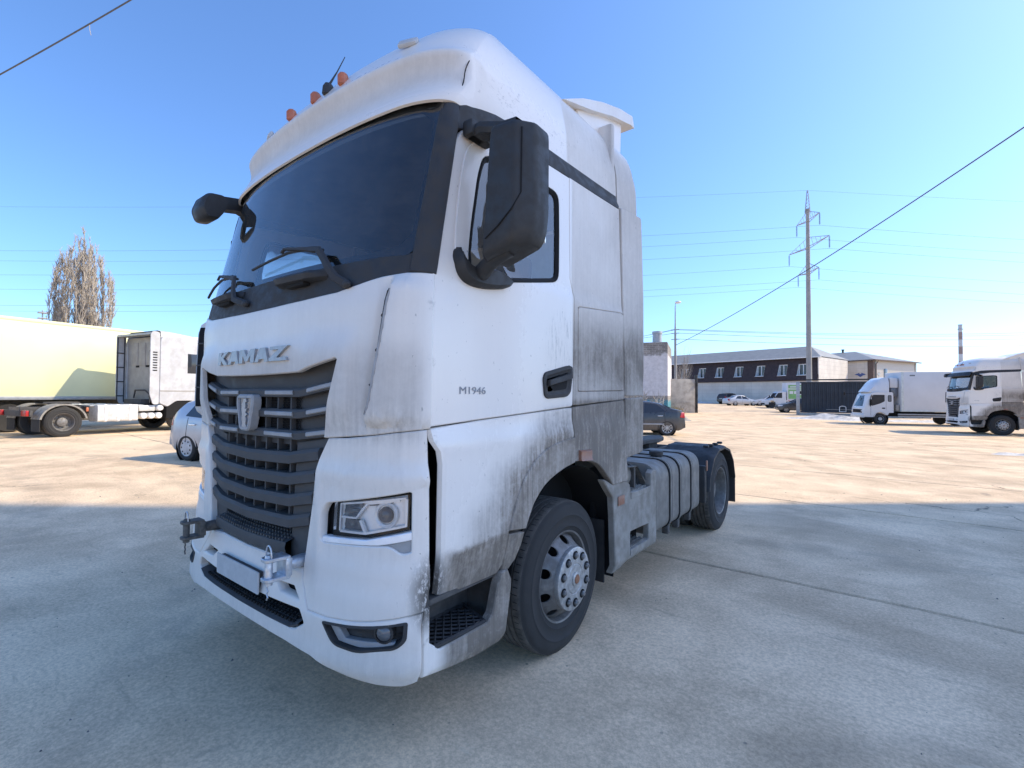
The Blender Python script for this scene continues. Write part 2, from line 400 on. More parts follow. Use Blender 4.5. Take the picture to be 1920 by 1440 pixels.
def fmap_hood(s, z, d):
    x = abs(plan(s)[0]); g = groove_x(z)
    up = sstep(z, 1.57, 1.60) * (1 - sstep(z, 2.235, 2.26))
    d += (.042 * sstep(x, g - .012, g + .004) * (1 - .75 * sstep(x, g + .03, 1.21)) - .010 * sstep(x, g - .06, g - .02) * (1 - sstep(x, g - .016, g - .004))) * up
    # folded facets flaring out above the grille
    f = sstep(z, 2.06, 1.90) * sstep(x, .42, .62) * (1 - sstep(x, .84, .95)) * sstep(z, 1.5, 1.7)
    d += .030 * f + .012 * sstep(z, 2.02, 1.95) * (1 - sstep(x, .45, .55))
    return fmap(s, z, d)
def fmap_corner(s, z, d):
    x = abs(plan(s)[0])
    d += .018 * sstep(z, 1.40, 1.33) * sstep(x, .62, .70) * (1 - sstep(z, .80, .68)) - .012 * sstep(z, 1.31, 1.29) * sstep(x, .68, .74) * sstep(z, .90, .96)
    return fmap(s, z, d)
def X2(poly): return [(x2s(a), b) for a, b in poly]
def mirror_poly(half):
    """half outline from x=0 (first) to x=0 (last), closed by its mirror image"""
    return half + [(-a, b) for a, b in reversed(half) if abs(a) > 1e-6]
def side_x(y, z):
    yy = y - (rake(z) * sstep(-y, .3, 1.1) if z > 2.2 else 0)
    x = 1.25 - .05 * (max(0, (-.5 - yy)) / .8) ** 2
    x -= .012 * sstep(z, 2.36, 2.42)
    return x
def smap(sx):
    return lambda y, z, d: (sx * (side_x(y, z) + d), y, z)
def smap_low(sx):
    def f(y, z, d):
        o = interp(z, [.70, .78, .93, .97, 1.40, 1.475, 1.56, 1.7], [-.045, -.030, .004, .012, .012, .016, -.004, -.004])
        return (sx * (side_x(y, z) + d + o * (1 - sstep(y, .3, .8) * .4)), y, z)
    return f
def circ(cx, cy, r, n=16, sy=1.0, a0=0.0): return [(cx + r * math.cos(a0 + 2 * math.pi * k / n), cy + sy * r * math.sin(a0 + 2 * math.pi * k / n)) for k in range(n)]

def truck_wheel(root, x, y, sx, dual=False):
    zc = .497; w = empty('wheel', (0, 0, 0)); w.parent = root
    def tyre(xo, xi):   # outer and inner face
        wd = xo - xi
        prof = [(.292, xo - .02), (.305, xo - .008), (.325, xo - .004), (.330, xo + .002), (.336, xo + .002), (.341, xo - .001), (.37, xo + .004), (.40, xo + .0045), (.403, xo + .007), (.408, xo + .007), (.411, xo + .004), (.42, xo + .003), (.455, xo - .006), (.478, xo - .016), (.480, xo - .019), (.492, xo - .024), (.500, xo - .036), (.503, xo - .07)]
        for g in (.27, .42, .58, .73):
            c = xo - wd * g; prof += [(.504, c + .008), (.491, c + .005), (.491, c - .005), (.504, c - .008)]
        ia = next(i for i, p_ in enumerate(prof) if p_[0] >= .492)
        prof += [(.503, xi + .05), (.497, xi + .03), (.47, xi + .008), (.42, xi), (.33, xi + .003), (.292, xi + .02)]
        ib = len(prof) - 1 - next(i for i, p_ in enumerate(reversed(prof)) if p_[0] >= .49)
        ms = []
        for seg in (prof[:ia + 1], prof[ib:], prof[ia:ib + 1]):
            m = M(); m.lathe([(r_, sx * h) for r_, h in seg], (0, y, zc), 'X', 72); m.v = [(a, b, max(c, .003)) for a, b, c in m.v]; ms.append(m)
        tr_ = M(); 
        for k in range(72):      # shallow cross cuts along both shoulders
            a = 2 * math.pi * (k + .5) / 72
            for h in (xo - .052, xi + .052):
                c0, s0 = math.cos(a), math.sin(a); z_ = zc + .5035 * s0
                if z_ < .01: continue
                tr_.add([(sx * (h + dx), y + .5045 * math.cos(a + da), zc + .5045 * math.sin(a + da)) for dx, da in ((-.018, -.004), (.018, -.004), (.018, .004), (-.018, .004))], [(0, 1, 2, 3)])
        o = ms[0].add(ms[1].v, ms[1].f).build('tyre', 'rubber', w, 50); tt = ms[2].build('tread', 'tread_rubber', o, 50); tr_.build('tread_cuts', 'gap_black', o, 0)
        return o
    ty = tyre(x, x - .31)
    if dual: tyre(x - .345, x - .655)
    # tread blocks on the shoulders
    rim = M()
    if not dual:
        rim.lathe([(.290, sx * (x - .03)), (.303, sx * (x - .018)), (.300, sx * (x - .010)), (.289, sx * (x - .014)), (.280, sx * (x - .04)), (.272, sx * (x - .09)), (.268, sx * (x - .16))], (0, y, zc), 'X', 60)
        rim.build('rim', 'rim_grey', w, 40)
        # ventilated disc with hand holes
        def dm(a, b, d):
            xx = x + interp(b, [.19, .205, .25, .275], [.045, .035, -.02, -.055]) + d
            return (sx * xx, y + b * math.cos(a), zc + b * math.sin(a))
        for k in range(10):
            a0 = k * 2 * math.pi / 10; a1 = a0 + 2 * math.pi / 10; am = (a0 + a1) / 2
            hole = [(am + .13 * math.cos(t), .243 + .026 * math.sin(t)) for t in [2 * math.pi * q / 14 for q in range(14)]]
            panel('disc_segment', 'rim_grey', w, [(a0, .195), (a1, .195), (a1, .276), (a0, .276)], dm, [hole], cell=(.12, .02), thick=.012, ch=0)
        M().lathe([(.001, sx * (x - .12)), (.27, sx * (x - .12))], (0, y, zc), 'X', 32).build('brake_drum', 'gap_black', w)
        hub = M().lathe([(.202, sx * (x + .03)), (.206, sx * (x + .055)), (.203, sx * (x + .066)), (.196, sx * (x + .070)), (.10, sx * (x + .074)), (.096, sx * (x + .070)), (.09, sx * (x + .074)), (.045, sx * (x + .075)), (.001, sx * (x + .075))], (0, y, zc), 'X', 60).build('hub_cover', 'hub_cover', w, 30)
        for k in range(10):
            a = 2 * math.pi * (k + .5) / 10; c = (0, y + .155 * math.cos(a), zc + .155 * math.sin(a))
            M().lathe([(.029, sx * (x + .0735)), (.029, sx * (x + .0765)), (.001, sx * (x + .0765))], c, 'X', 16).build('nut_recess', 'gap_black', hub, 30)
            M().lathe([(.019, sx * (x + .073)), (.019, sx * (x + .086)), (.013, sx * (x + .094)), (.001, sx * (x + .095))], c, 'X', 6).build('wheel_nut', 'rim_grey', hub, 20)
        M().lathe([(.046, sx * (x + .074)), (.045, sx * (x + .083)), (.032, sx * (x + .088)), (.031, sx * (x + .085))], (0, y, zc), 'X', 24).build('hub_ring', 'hub_cover', hub, 25)
        M().lathe([(.031, sx * (x + .084)), (.026, sx * (x + .092)), (.001, sx * (x + .094))], (0, y, zc), 'X', 20).build('axle_cap', 'rust_cap', hub)
    else:
        rim.lathe([(.290, sx * (x - .03)), (.303, sx * (x - .018)), (.299, sx * (x - .006)), (.288, sx * (x - .012)), (.276, sx * (x - .05)), (.262, sx * (x - .10)), (.25, sx * (x - .17)), (.215, sx * (x - .20)), (.16, sx * (x - .205)), (.15, sx * (x - .19)), (.145, sx * (x - .11)), (.12, sx * (x - .095)), (.001, sx * (x - .09))], (0, y, zc), 'X', 60)
        rm = rim.build('rim', 'rim_grey', w, 35)
        for k in range(10):
            a = 2 * math.pi * k / 10; c = (0, y + .19 * math.cos(a), zc + .19 * math.sin(a))
            M().lathe([(.016, sx * (x - .205)), (.016, sx * (x - .175)), (.001, sx * (x - .172))], c, 'X', 6).build('wheel_nut', 'dark_iron', rm, 20)
    return w

def slat(pts, h, dep, tip=.012):
    """a grille bar: x/z polyline swept on the nose, its lip proud and its top sloping back"""
    m = M(); rings = []
    for (x, z, off) in pts:
        s = x2s(x)
        rings.append([fmap(s, z + h * .5, off - dep), fmap(s, z + h * .5 - .004, off - .012), fmap(s, z + h * .18, off), fmap(s, z - h * .42, off - .004), fmap(s, z - h * .5, off - .02), fmap(s, z - h * .35, off - dep)])
    return m.loft(rings, True, True)
def dens(pts, step=.05):
    out = [pts[0]]
    for a, b in zip(pts, pts[1:]):
        n = max(1, int(math.dist(a, b) / step))
        out += [tuple(a[i] + (b[i] - a[i]) * k / n for i in range(len(a))) for k in range(1, n + 1)]
    return out

def make_tractor(label, group=None):
    T = empty('semi_truck', (0, 0, 0), 0, label, 'truck', group)
    W, BP, GP = 'paint_white', 'black_plastic', 'grille_plastic'
    # --- nose: upper panel with the grille cut-out
    half = [(0, 2.188), (.224, 2.190), (.5, 2.198), (.755, 2.211), (.9, 2.238), (1.022, 2.264), (1.119, 2.279), (1.203, 2.284), (1.203, 1.9), (1.203, 1.564), (1.1, 1.548), (1.007, 1.534), (.705, 1.507), (.715, 1.55), (.815, 1.885), (.80, 1.896), (.50, 1.834), (.25, 1.828), (0, 1.826)]
    hood = panel('front_panel', W, T, X2(mirror_poly(half)), fmap_hood, cell=(.011, .03), thick=.03, ch=.006)
    for sx in (1, -1):   # grey fin line along the corner blade
        zs = [1.625 + .048 * k for k in range(13)]
        M().tube([fmap(sx * x2s(groove_x(z) + .004), z, .040) for z in zs], [.003] + [.0065] * 11 + [.003], 6).build('fin_strip', 'grey_trim', hood)
        M().loft([[fmap(sx * x2s(groove_x(z) - .022), z, .002), fmap(sx * x2s(groove_x(z) - .012), z, .012), fmap(sx * x2s(groove_x(z) - .002), z, .040), fmap(sx * x2s(groove_x(z) + .004), z, .030)] for z in zs], False).build('vane_slot', 'gap_black', hood, 0)
        for z in (1.76, 1.92, 2.08): M().tube([fmap(sx * x2s(groove_x(z) - .02), z, .006), fmap(sx * x2s(groove_x(z) - .001), z, .042)], .006, 5).build('vane_rib', 'grille_plastic', hood)
    # letters K A M A Z
    def glyph(polys, x0, w, h=.078):
        m = M()
        for pl in polys:
            q = dens([(x0 + a * w + .10 * b * h, 1.892 + b * h) for a, b in pl] + [(x0 + pl[0][0] * w + .10 * pl[0][1] * h, 1.892 + pl[0][1] * h)], .03)[:-1]
            f = [fmap_hood(x2s(a), b, .016) for a, b in q]; g = [fmap_hood(x2s(a), b, -.004) for a, b in q]
            m.loft([f, g], True, False); m.add(f, [tuple(range(len(f)))])
        return m
    G = {'K': [[(0, 0), (.3, 0), (.3, .38), (.62, 0), (1, 0), (.55, .52), (.98, 1), (.62, 1), (.3, .64), (.3, 1), (0, 1)]],
         'A': [[(0, 0), (.26, 0), (.33, .2), (.68, .2), (.74, 0), (1, 0), (.70, 1), (.32, 1)]],
         'M': [[(0, 0), (.24, 0), (.24, .55), (.42, .12), (.58, .12), (.76, .55), (.76, 0), (1, 0), (1, 1), (.72, 1), (.5, .45), (.28, 1), (0, 1)]],
         'Z': [[(0, 0), (1.05, 0), (1.0, .22), (.45, .22), (1.06, 1), (.0, 1), (.04, .78), (.58, .78), (0, .2)]]}
    xx = -.435
    for ch, w in (('K', .155), ('A', .155), ('M', .19), ('A', .155), ('Z', .165)):
        glyph(G[ch], xx, w).build('letter', 'letters_grey', hood, 20); xx += w + .006
    # --- upper grille
    g = empty('upper_grille'); g.parent = T
    gh = [(0, 1.85), (.5, 1.86), (.86, 1.93), (.76, 1.45), (0, 1.44)]
    panel('backing', GP, g, X2(mirror_poly(gh)), lambda s, z, d: fmap(s, z, d - .058), cell=.08, thick=.02, ch=0)
    for k, (zc, ze, xe) in enumerate(((1.728, 1.776, .800), (1.617, 1.654, .768), (1.507, 1.534, .735))):
        line = dens([(-xe, ze, -.014), (-.53, zc + .002, -.004), (-.48, zc - .004, 0), (.48, zc - .004, 0), (.53, zc + .002, -.004), (xe, ze, -.014)], .06)
        sl = slat(line, .052, .055).build('slat', GP, g, 30)
        for a, b in ((-xe + .015, -.56), (-.445, -.17), (.17, .445), (.56, xe - .015)):
            pp = dens([(a, interp(a, [-xe, -.53, -.48, .48, .53, xe], [ze, zc + .002, zc - .004, zc - .004, zc + .002, ze])), (b, interp(b, [-xe, -.53, -.48, .48, .53, xe], [ze, zc + .002, zc - .004, zc - .004, zc + .002, ze]))], .05)
            rg = []
            for (x, z) in pp:
                o = interp(abs(x), [.48, .53, xe], [0, -.004, -.014]); s = x2s(x)
                rg.append([fmap(s, z + .011, o + .002), fmap(s, z + .007, o + .007), fmap(s, z - .009, o + .007), fmap(s, z - .013, o - .001)])
            M().loft(rg, True, True).build('chrome_insert', 'grey_trim', sl, 30)
    for zc in (1.672, 1.562):      # ribs and mesh behind
        for k in range(-3, 4):
            x = k * .13 + .002
            if abs(x) < .1: continue
            s = x2s(x); M().add([fmap(s - .006, zc - .04, -.05), fmap(s - .006, zc + .04, -.05), fmap(s - .006, zc + .04, -.022), fmap(s - .006, zc - .04, -.022), fmap(s + .006, zc - .04, -.05), fmap(s + .006, zc + .04, -.05), fmap(s + .006, zc + .04, -.022), fmap(s + .006, zc - .04, -.022)], [(0, 1, 2, 3), (4, 7, 6, 5), (3, 2, 6, 7)]).build('rib', GP, g, 0)
        ml = M()
        for k in range(-34, 34):
            for dg in (1, -1):
                a, b = k * .0135, k * .0135 + dg * .05
                if abs(a) > .45 or abs(b) > .46: continue
                p, q = fmap(x2s(a), zc - .035, -.05), fmap(x2s(b), zc + .035, -.05); ml.tube([p, q], .0022, 4, False)
        o = ml.build('mesh_insert', 'gap_black', g, 0); o['kind'] = 'stuff'
    # shield badge with a rearing horse
    sh = rpoly([(-.098, 1.713), (.098, 1.713), (.103, 1.66), (.058, 1.507), (-.058, 1.507), (-.103, 1.66)], [.03, .03, .03, .03, .03, .03], 4)
    bd = M(); A = [fmap(x2s(a), b, -.01) for a, b in sh]; B = [fmap(x2s(a), b, .032) for a, b in sh]; C2 = [fmap(x2s(a), b, .04) for a, b in inset(sh, .008)]; D = [fmap(x2s(a), b, .04) for a, b in inset(sh, .02)]; E2 = [fmap(x2s(a), b, .03) for a, b in inset(sh, .024)]
    bd.loft([A, B, C2, D, E2], True, True); badge = bd.build('badge', 'grey_trim', g, 30)
    horse = [(.012, 1.690), (-.012, 1.686), (-.022, 1.668), (-.034, 1.655), (-.036, 1.628), (-.030, 1.60), (-.034, 1.572), (-.022, 1.548), (-.028, 1.528), (.004, 1.524), (.030, 1.532), (.016, 1.545), (.020, 1.570), (.012, 1.590), (.034, 1.600), (.012, 1.610), (.030, 1.634), (.006, 1.630), (.012, 1.652), (.008, 1.668), (.024, 1.672), (.018, 1.684)]
    hm = M(); f = [fmap(x2s(a), b, .037) for a, b in horse]; hm.loft([f, [fmap(x2s(a), b, .028) for a, b in horse]], True, False); hm.add(f, [tuple(range(len(f)))]); hm.build('horse_relief', 'letters_grey', badge, 20)
    panel('badge_field', 'lens_grey', badge, X2(inset(sh, .0245)), lambda s, z, d: fmap(s, z, d + .0305), cell=.1, thick=.001, ch=0)
    # --- lower grille
    g = empty('lower_grille'); g.parent = T
    lh = [(0, 1.49), (.72, 1.51), (.665, 1.40), (.645, 1.33), (.63, 1.22), (.565, .845), (.35, .852), (0, .848)]
    wall = panel('backing', 'gap_black', g, X2(mirror_poly(lh)), lambda s, z, d: fmap(s, z, d - .12), cell=.1, thick=.02, ch=0)
    for sx in (1, -1):
        wing = [(.44, 1.46), (.73, 1.50), (.668, 1.40), (.648, 1.33), (.633, 1.22), (.57, .85), (.40, .86)]
        panel('wing', GP, g, [(sx * x2s(a), b) for a, b in wing], lambda s, z, d: fmap(s, z, d - .035), cell=.08, thick=.085, ch=.004)
    for k, z in enumerate((1.385, 1.275, 1.165, 1.055)):
        xe = interp(z, [.85, 1.22, 1.33, 1.40, 1.5], [.56, .622, .64, .66, .70]) - .004
        line = dens([(-xe, z + .034, -.006), (-.46, z + .006, .002), (-.42, z - .002, .004), (0, z - .014, .008), (.42, z - .002, .004), (.46, z + .006, .002), (xe, z + .034, -.006)], .07)
        slat(line, .068, .10).build('slat', GP, g, 32)
    for z in (1.438, 1.329, 1.219, 1.11):
        for k in range(-3, 4):
            x = k * .128 - .0; s = x2s(x)
            M().add([fmap(s + a, z + b, c) for a in (-.007, .007) for b in (-.05, .05) for c in (-.11, -.03)], [(0, 1, 3, 2), (4, 6, 7, 5), (1, 5, 7, 3), (0, 4, 5, 1), (2, 3, 7, 6), (0, 2, 6, 4)]).build('rib', GP, g, 0)
    # perforated sill under the last slat
    rg = [[fmap(x2s(x), .985 - .012 * (1 - (x / .42) ** 2), -.10), fmap(x2s(x), .952 - .014 * (1 - (x / .42) ** 2), .012), fmap(x2s(x), .925 - .014 * (1 - (x / .42) ** 2), .018), fmap(x2s(x), .885 - .012 * (1 - (x / .42) ** 2), .006), fmap(x2s(x), .862 - .004 * (1 - (x / .42) ** 2), -.03)] for x in [-.43 + .0717 * k for k in range(13)]]
    sill = M().loft(rg, False).build('sill', GP, g, 40)
    kn = M()
    for i in range(26):
        for j in range(5):
            x = -.39 + .0312 * i + (.0156 if j % 2 else 0); t = j / 4.6 + .05; z = .985 - .012 * (1 - (x / .42) ** 2) - .033 * t; c = fmap(x2s(x), z + .002, -.10 + .112 * t)
            kn.box((c[0] - .007, c[1] - .006, c[2] - .003), (c[0] + .007, c[1] + .006, c[2] + .009))
    o = kn.build('grip_knobs', GP, sill, 0); o['kind'] = 'stuff'
    # --- corner panels with headlamps
    for sx in (1, -1):
        cp = [(.735, 1.497), (.85, 1.503), (1.007, 1.520), (1.1, 1.534), (1.197, 1.548), (1.201, 1.3), (1.203, 1.0), (1.203, .735), (1.163, .727), (1.057, .706), (.93, .690), (.8, .680), (.668, .684), (.585, .80), (.570, .845), (.638, 1.22), (.655, 1.33), (.675, 1.40)]
        hl = rpoly([(.706, 1.15), (.735, 1.196), (1.160, 1.278), (1.168, 1.27), (1.169, .995), (1.135, .985), (1.088, 1.022), (.86, 1.006), (.72, .996), (.702, 1.015)], [.03, .02, .006, .006, .012, .02, .02, .02, .02, .012], 3)
        fm = lambda s, z, d: fmap_corner(s, z, d)
        cpan = panel('headlamp_panel', W, T, [(sx * x2s(a), b) for a, b in cp], fm, [[(sx * x2s(a), b) for a, b in hl]], cell=(.03, .04), thick=.04, ch=.006)
        H = empty('headlight'); H.parent = T
        bk = [(.69, .99), (.70, 1.18), (.74, 1.21), (1.172, 1.285), (1.175, .975)]
        panel('housing', 'gap_black', H, [(sx * x2s(a), b) for a, b in bk], lambda s, z, d: fmap(s, z, d - .055), cell=.05, thick=.02, ch=0)
        lens = [(.770, 1.040), (.780, 1.202), (1.160, 1.262), (1.158, 1.102), (.98, 1.056)]
        panel('reflector', 'reflector_silver', H, [(sx * x2s(a), b) for a, b in inset(lens, .012)], lambda s, z, d: fmap(s, z, d - .048 + .012 * math.sin(z * 90) * 0), cell=.03, thick=.006, ch=.002)
        # bezel and lamp windows
        def strip(pts, wd, off, mat, nm):
            q = dens(pts, .03); rg = []
            for i, (a, b) in enumerate(q):
                s = sx * x2s(a); d0 = Vector(q[min(i + 1, len(q) - 1)]) - Vector(q[max(i - 1, 0)]); d0.normalize(); nx_, nz_ = -d0.y * wd, d0.x * wd
                rg.append([fmap(sx * x2s(a + nx_), b + nz_, off - .012), fmap(sx * x2s(a + nx_ * .7), b + nz_ * .7, off), fmap(sx * x2s(a - nx_ * .7), b - nz_ * .7, off), fmap(sx * x2s(a - nx_), b - nz_, off - .012)])
            return M().loft(rg, True, True).build(nm, mat, H, 30)
        strip([(.80, 1.062), (.806, 1.19), (.95, 1.212), (1.145, 1.24)], .006, -.022, 'reflector_silver', 'bezel')
        strip([(.80, 1.128), (.90, 1.132), (.935, 1.175), (.965, 1.205), (1.12, 1.228)], .006, -.026, 'reflector_silver', 'bezel')
        strip([(.80, 1.060), (.96, 1.067), (1.145, 1.112), (1.146, 1.235)], .007, -.024, 'reflector_silver', 'bezel')
        strip([(.925, 1.125), (.955, 1.068)], .010, -.026, 'reflector_silver', 'bezel')
        for pl in ([(.818, 1.138), (.822, 1.186), (.935, 1.203), (.925, 1.175), (.895, 1.142)], [(.822, 1.072), (.826, 1.12), (.915, 1.122), (.94, 1.078)], [(.975, 1.196), (1.08, 1.212), (1.10, 1.224), (.972, 1.206)]):
            panel('lamp_window', 'lens_grey', H, [(sx * x2s(a), b) for a, b in pl], lambda s, z, d: fmap(s, z, d - .034 + .003 * math.sin(z * 300)), cell=.015, thick=.006, ch=.002)
        c = fmap(sx * x2s(1.055), 1.158, 0); x_, y_, nx_, ny_ = plan(x2s(1.0))
        prj = M().lathe([(.060, .020), (.062, .006), (.056, -.002), (.045, .004), (.040, .02)], (0, 0, 0), 'Y', 32)
        rz = Matrix.Rotation(sx * math.atan2(nx_, -ny_), 3, 'Z'); off = Vector(fmap(sx * x2s(1.055), 1.158, -.032))
        prj.v = [tuple(rz @ Vector(v) + off) for v in prj.v]; prj.build('projector_ring', 'reflector_silver', H, 40)
        pl = M().lathe([(.038, .012), (.034, -.006), (.022, -.016), (.001, -.019)], (0, 0, 0), 'Y', 24); pl.v = [tuple(rz @ Vector(v) + off) for v in pl.v]; pl.build('projector_lens', 'lens_grey', H, 60)
        panel('lens_cover', 'lens_glass', H, [(sx * x2s(a), b) for a, b in lens], lambda s, z, d: fmap(s, z, d - .010), cell=.03, thick=.02, ch=.004)
        tr = [(.708, 1.004), (.712, 1.026), (.98, 1.042), (1.06, 1.062), (1.165, 1.088), (1.166, 1.058), (1.09, 1.040), (1.04, 1.030), (.86, 1.016)]
        panel('chrome_trim', 'reflector_silver', H, [(sx * x2s(a), b) for a, b in tr], lambda s, z, d: fmap(s, z, d + .002), cell=.03, thick=.04, ch=.004)
        tr = [(.722, .999), (.86, 1.009), (1.04, 1.022), (1.09, 1.030), (1.165, 1.050), (1.166, .999), (1.137, .989), (1.090, 1.025)]
        panel('lower_trim', 'grey_trim', H, [(sx * x2s(a), b) for a, b in tr], lambda s, z, d: fmap(s, z, d - .008), cell=.03, thick=.03, ch=.003)
    # --- bumper
    half = [(0, .505), (.3, .502), (.5, .495), (.702, .478), (.807, .447), (.93, .428), (1.06, .416), (1.17, .410), (1.203, .414), (1.205, .56), (1.203, .722), (1.163, .715), (1.057, .694), (.93, .678), (.8, .668), (.66, .672), (.575, .795), (.555, .835), (.34, .856), (0, .850)]
    op = rpoly([(-.612, .672), (-.30, .668), (0, .666), (.30, .668), (.612, .672), (.652, .606), (.565, .556), (.3, .560), (0, .562), (-.3, .560), (-.565, .556), (-.652, .606)], [.02, 0, 0, 0, .02, .02, .02, 0, 0, 0, .02, .02], 3)
    holes = [op]
    for sx in (1, -1):
        sl = [(.36, .757), (.525, .762), (.60, .702), (.425, .706)]; holes.append([(sx * a, b) for a, b in rpoly(sl, .012, 3)])
    fog = rpoly([(.772, .655), (.93, .668), (1.06, .682), (1.176, .700), (1.178, .62), (1.150, .585), (.985, .556), (.845, .562)], [.02, 0, 0, .012, .02, .03, .03, .04], 4)
    for sx in (1, -1): holes.append([(sx * a, b) for a, b in fog])
    def bmap(s, z, d):   # lower lip rolls under
        d += -.030 * sstep(z, .47, .41) + .006 * sstep(z, .56, .50)
        return fmap(s, z, d)
    bp = panel('bumper', W, T, X2(mirror_poly(half)), bmap, [X2(h) for h in holes], cell=(.03, .03), thick=.05, ch=.007)
    rg = []
    for k in range(25):
        x = -1.0 + k / 12; s = x2s(x); zb = interp(abs(x), [0, .5, .7, .81, 1.06], [.505, .495, .478, .445, .416]); rg.append([fmap(s, zb + .006, -.035), fmap(s, zb - .012, -.10), fmap(s, zb + .02, -.3)])
    M().loft(rg, False).build('undertray', BP, T, 50)
    tread = M(); rg = []
    for k in range(17):
        x = -.60 + k * .075; s = x2s(x); e = sstep(abs(x), .52, .60) * .03
        rg.append([fmap(s, .556 + e, -.005), fmap(s, .566 + e, .002), fmap(s, .576 + e, -.03), fmap(s, .612 + e, -.26), fmap(s, .70, -.27), fmap(s, .55, -.28)])
    td = tread.loft(rg, False).build('bumper_step', GP, T, 30); kn = M()
    for i in range(34):
        for j in range(8):
            x = -.53 + .032 * i + (.016 if j % 2 else 0); c = fmap(x2s(x), .5765 + .0045 * j, -.028 - .027 * j); kn.box((c[0] - .009, c[1] - .007, c[2] - .004), (c[0] + .009, c[1] + .007, c[2] + .010))
    o = kn.build('grip_knobs', 'gap_black', td, 0); o['kind'] = 'stuff'
    panel('bumper_backing', 'gap_black', T, X2(mirror_poly([(0, .50), (.68, .50), (.72, .60), (.60, .80), (0, .84)])), lambda s, z, d: fmap(s, z, d - .30), cell=.12, thick=.01, ch=0)
    for sx in (1, -1): panel('slot_back', 'gap_black', T, [(sx * x2s(a), b) for a, b in ((.34, .70), (.34, .77), (.55, .775), (.62, .70))], lambda s, z, d: fmap(s, z, d - .062), cell=.1, thick=.004, ch=0)
    for sx in (1, -1):
        F = empty('fog_lamp'); F.parent = T
        panel('bucket', BP, F, [(sx * x2s(a), b) for a, b in inset(fog, -.012)], lambda s, z, d: fmap(s, z, d - .055 + .004 * math.sin(z * 180)), cell=(.03, .012), thick=.015, ch=0)
        fr = [(sx * x2s(a), b) for a, b in fog]; fi = [(sx * x2s(a), b) for a, b in inset(fog, .011)]
        M().loft([[fmap(a, b, -.03) for a, b in fr], [fmap(a, b, .004) for a, b in fr], [fmap(a, b, .005) for a, b in fi], [fmap(a, b, -.05) for a, b in fi]], True).build('frame', 'black_plastic', F, 30)
        gt = [(.795, .650), (.845, .652), (.90, .592), (1.14, .602), (1.13, .590), (.985, .570), (.862, .576)]
        panel('grey_insert', 'grey_trim', F, [(sx * x2s(a), b) for a, b in gt], lambda s, z, d: fmap(s, z, d - .022), cell=.03, thick=.03, ch=.003)
        x_, y_, nx_, ny_ = plan(x2s(1.08)); rz = Matrix.Rotation(sx * math.atan2(nx_, -ny_), 3, 'Z'); off = Vector(fmap(sx * x2s(1.095), .642, -.03))
        m = M().lathe([(.046, .03), (.046, -.008), (.038, -.010), (.036, 0)], (0, 0, 0), 'Y', 28); m.v = [tuple(rz @ Vector(v) + off) for v in m.v]; m.build('lamp_ring', 'black_plastic', F, 40)
        m = M().lathe([(.037, .0), (.03, -.010), (.001, -.014)], (0, 0, 0), 'Y', 28); m.v = [tuple(rz @ Vector(v) + off) for v in m.v]; m.build('lamp_lens', 'lens_grey', F, 60)
    # number plate and tow couplings
    pc = rpoly([(-.262, .660), (.262, .660), (.262, .775), (-.262, .775)], .008, 2)
    m = M().prism([(a, b) for a, b in pc], 'Y', -1.612, -1.604, .001); m.build('number_plate', 'plate_white', T, 20)
    M().box((-.24, -1.606, .668), (.24, -1.575, .768), .003).build('plate_holder', 'black_plastic', T)
    for sx in (1, -1):
        K = empty('tow_coupling'); K.parent = T; x0 = .53; mt = 'zinc' if sx > 0 else 'dark_iron'
        q = lambda x, y, z: (sx * x, y, z)
        M().lathe([(.032, -1.36), (.032, -1.56), (.026, -1.60)], (sx * x0, 0, .875), 'Y', 20, True).build('shank', mt, K)
        for dz in (.047, -.047):
            pl = rpoly([(x0 - .05, -1.60), (x0 + .05, -1.60), (x0 + .04, -1.66), (x0 + .035, -1.715), (x0 - .035, -1.715), (x0 - .04, -1.66)], [.01, .01, .02, .032, .032, .02], 5)
            M().prism([(sx * a, b) for a, b in pl], 'Z', .875 + dz - .009, .875 + dz + .009, .003).build('jaw', mt, K, 30)
        M().box(q(x0 - .05, -1.625, .83), q(x0 + .05, -1.592, .92), .006).build('yoke', mt, K)
        M().lathe([(.018, .80), (.018, .935), (.014, .943)], (sx * x0, -1.685, 0), 'Z', 16, True).build('pin', mt, K)
        loop = [(sx * (x0 + .027 * math.cos(t)), -1.685, .945 + .032 * math.sin(t) * 1.3) for t in [math.pi * k / 10 for k in range(11)]]
        M().tube([(loop[0][0], loop[0][1], .925)] + loop + [(loop[-1][0], loop[-1][1], .925)], .004, 8).build('pin_loop', 'zinc', K)
        ch = [(sx * (x0 + .005 * (-1) ** k), -1.69, .80 - .014 * k) for k in range(6)]; M().tube(ch, .004, 6).build('chain', mt, K)
    # --- windscreen, cowl, pillars
    half = [(0, 2.196), (.224, 2.198), (.5, 2.206), (.755, 2.219), (.9, 2.246), (1.022, 2.272), (1.119, 2.287), (1.16, 2.29), (1.16, 2.40), (1.11, 2.372), (.9, 2.364), (.6, 2.36), (.3, 2.36), (0, 2.36)]
    panel('cowl', BP, T, X2(mirror_poly(half)), lambda s, z, d: fmap(s, z, d - .006), cell=.05, thick=.03, ch=.004)
    half = [(0, 2.352), (.6, 2.352), (.9, 2.356), (1.10, 2.366), (1.15, 2.42), (1.15, 2.8), (1.15, 3.19), (1.15, 3.23), (.6, 3.235), (0, 3.235)]
    ws = panel('windscreen', 'windscreen_glass', T, X2(mirror_poly(half)), lambda s, z, d: fmap(s, z, d - .012), cell=(.05, .08), thick=.006, ch=0)
    # black ceramic border
    hi = [(0, 2.40), (.6, 2.40), (.9, 2.405), (1.06, 2.425), (1.105, 2.49), (1.11, 2.8), (1.10, 3.10), (1.03, 3.155), (.6, 3.165), (0, 3.165)]
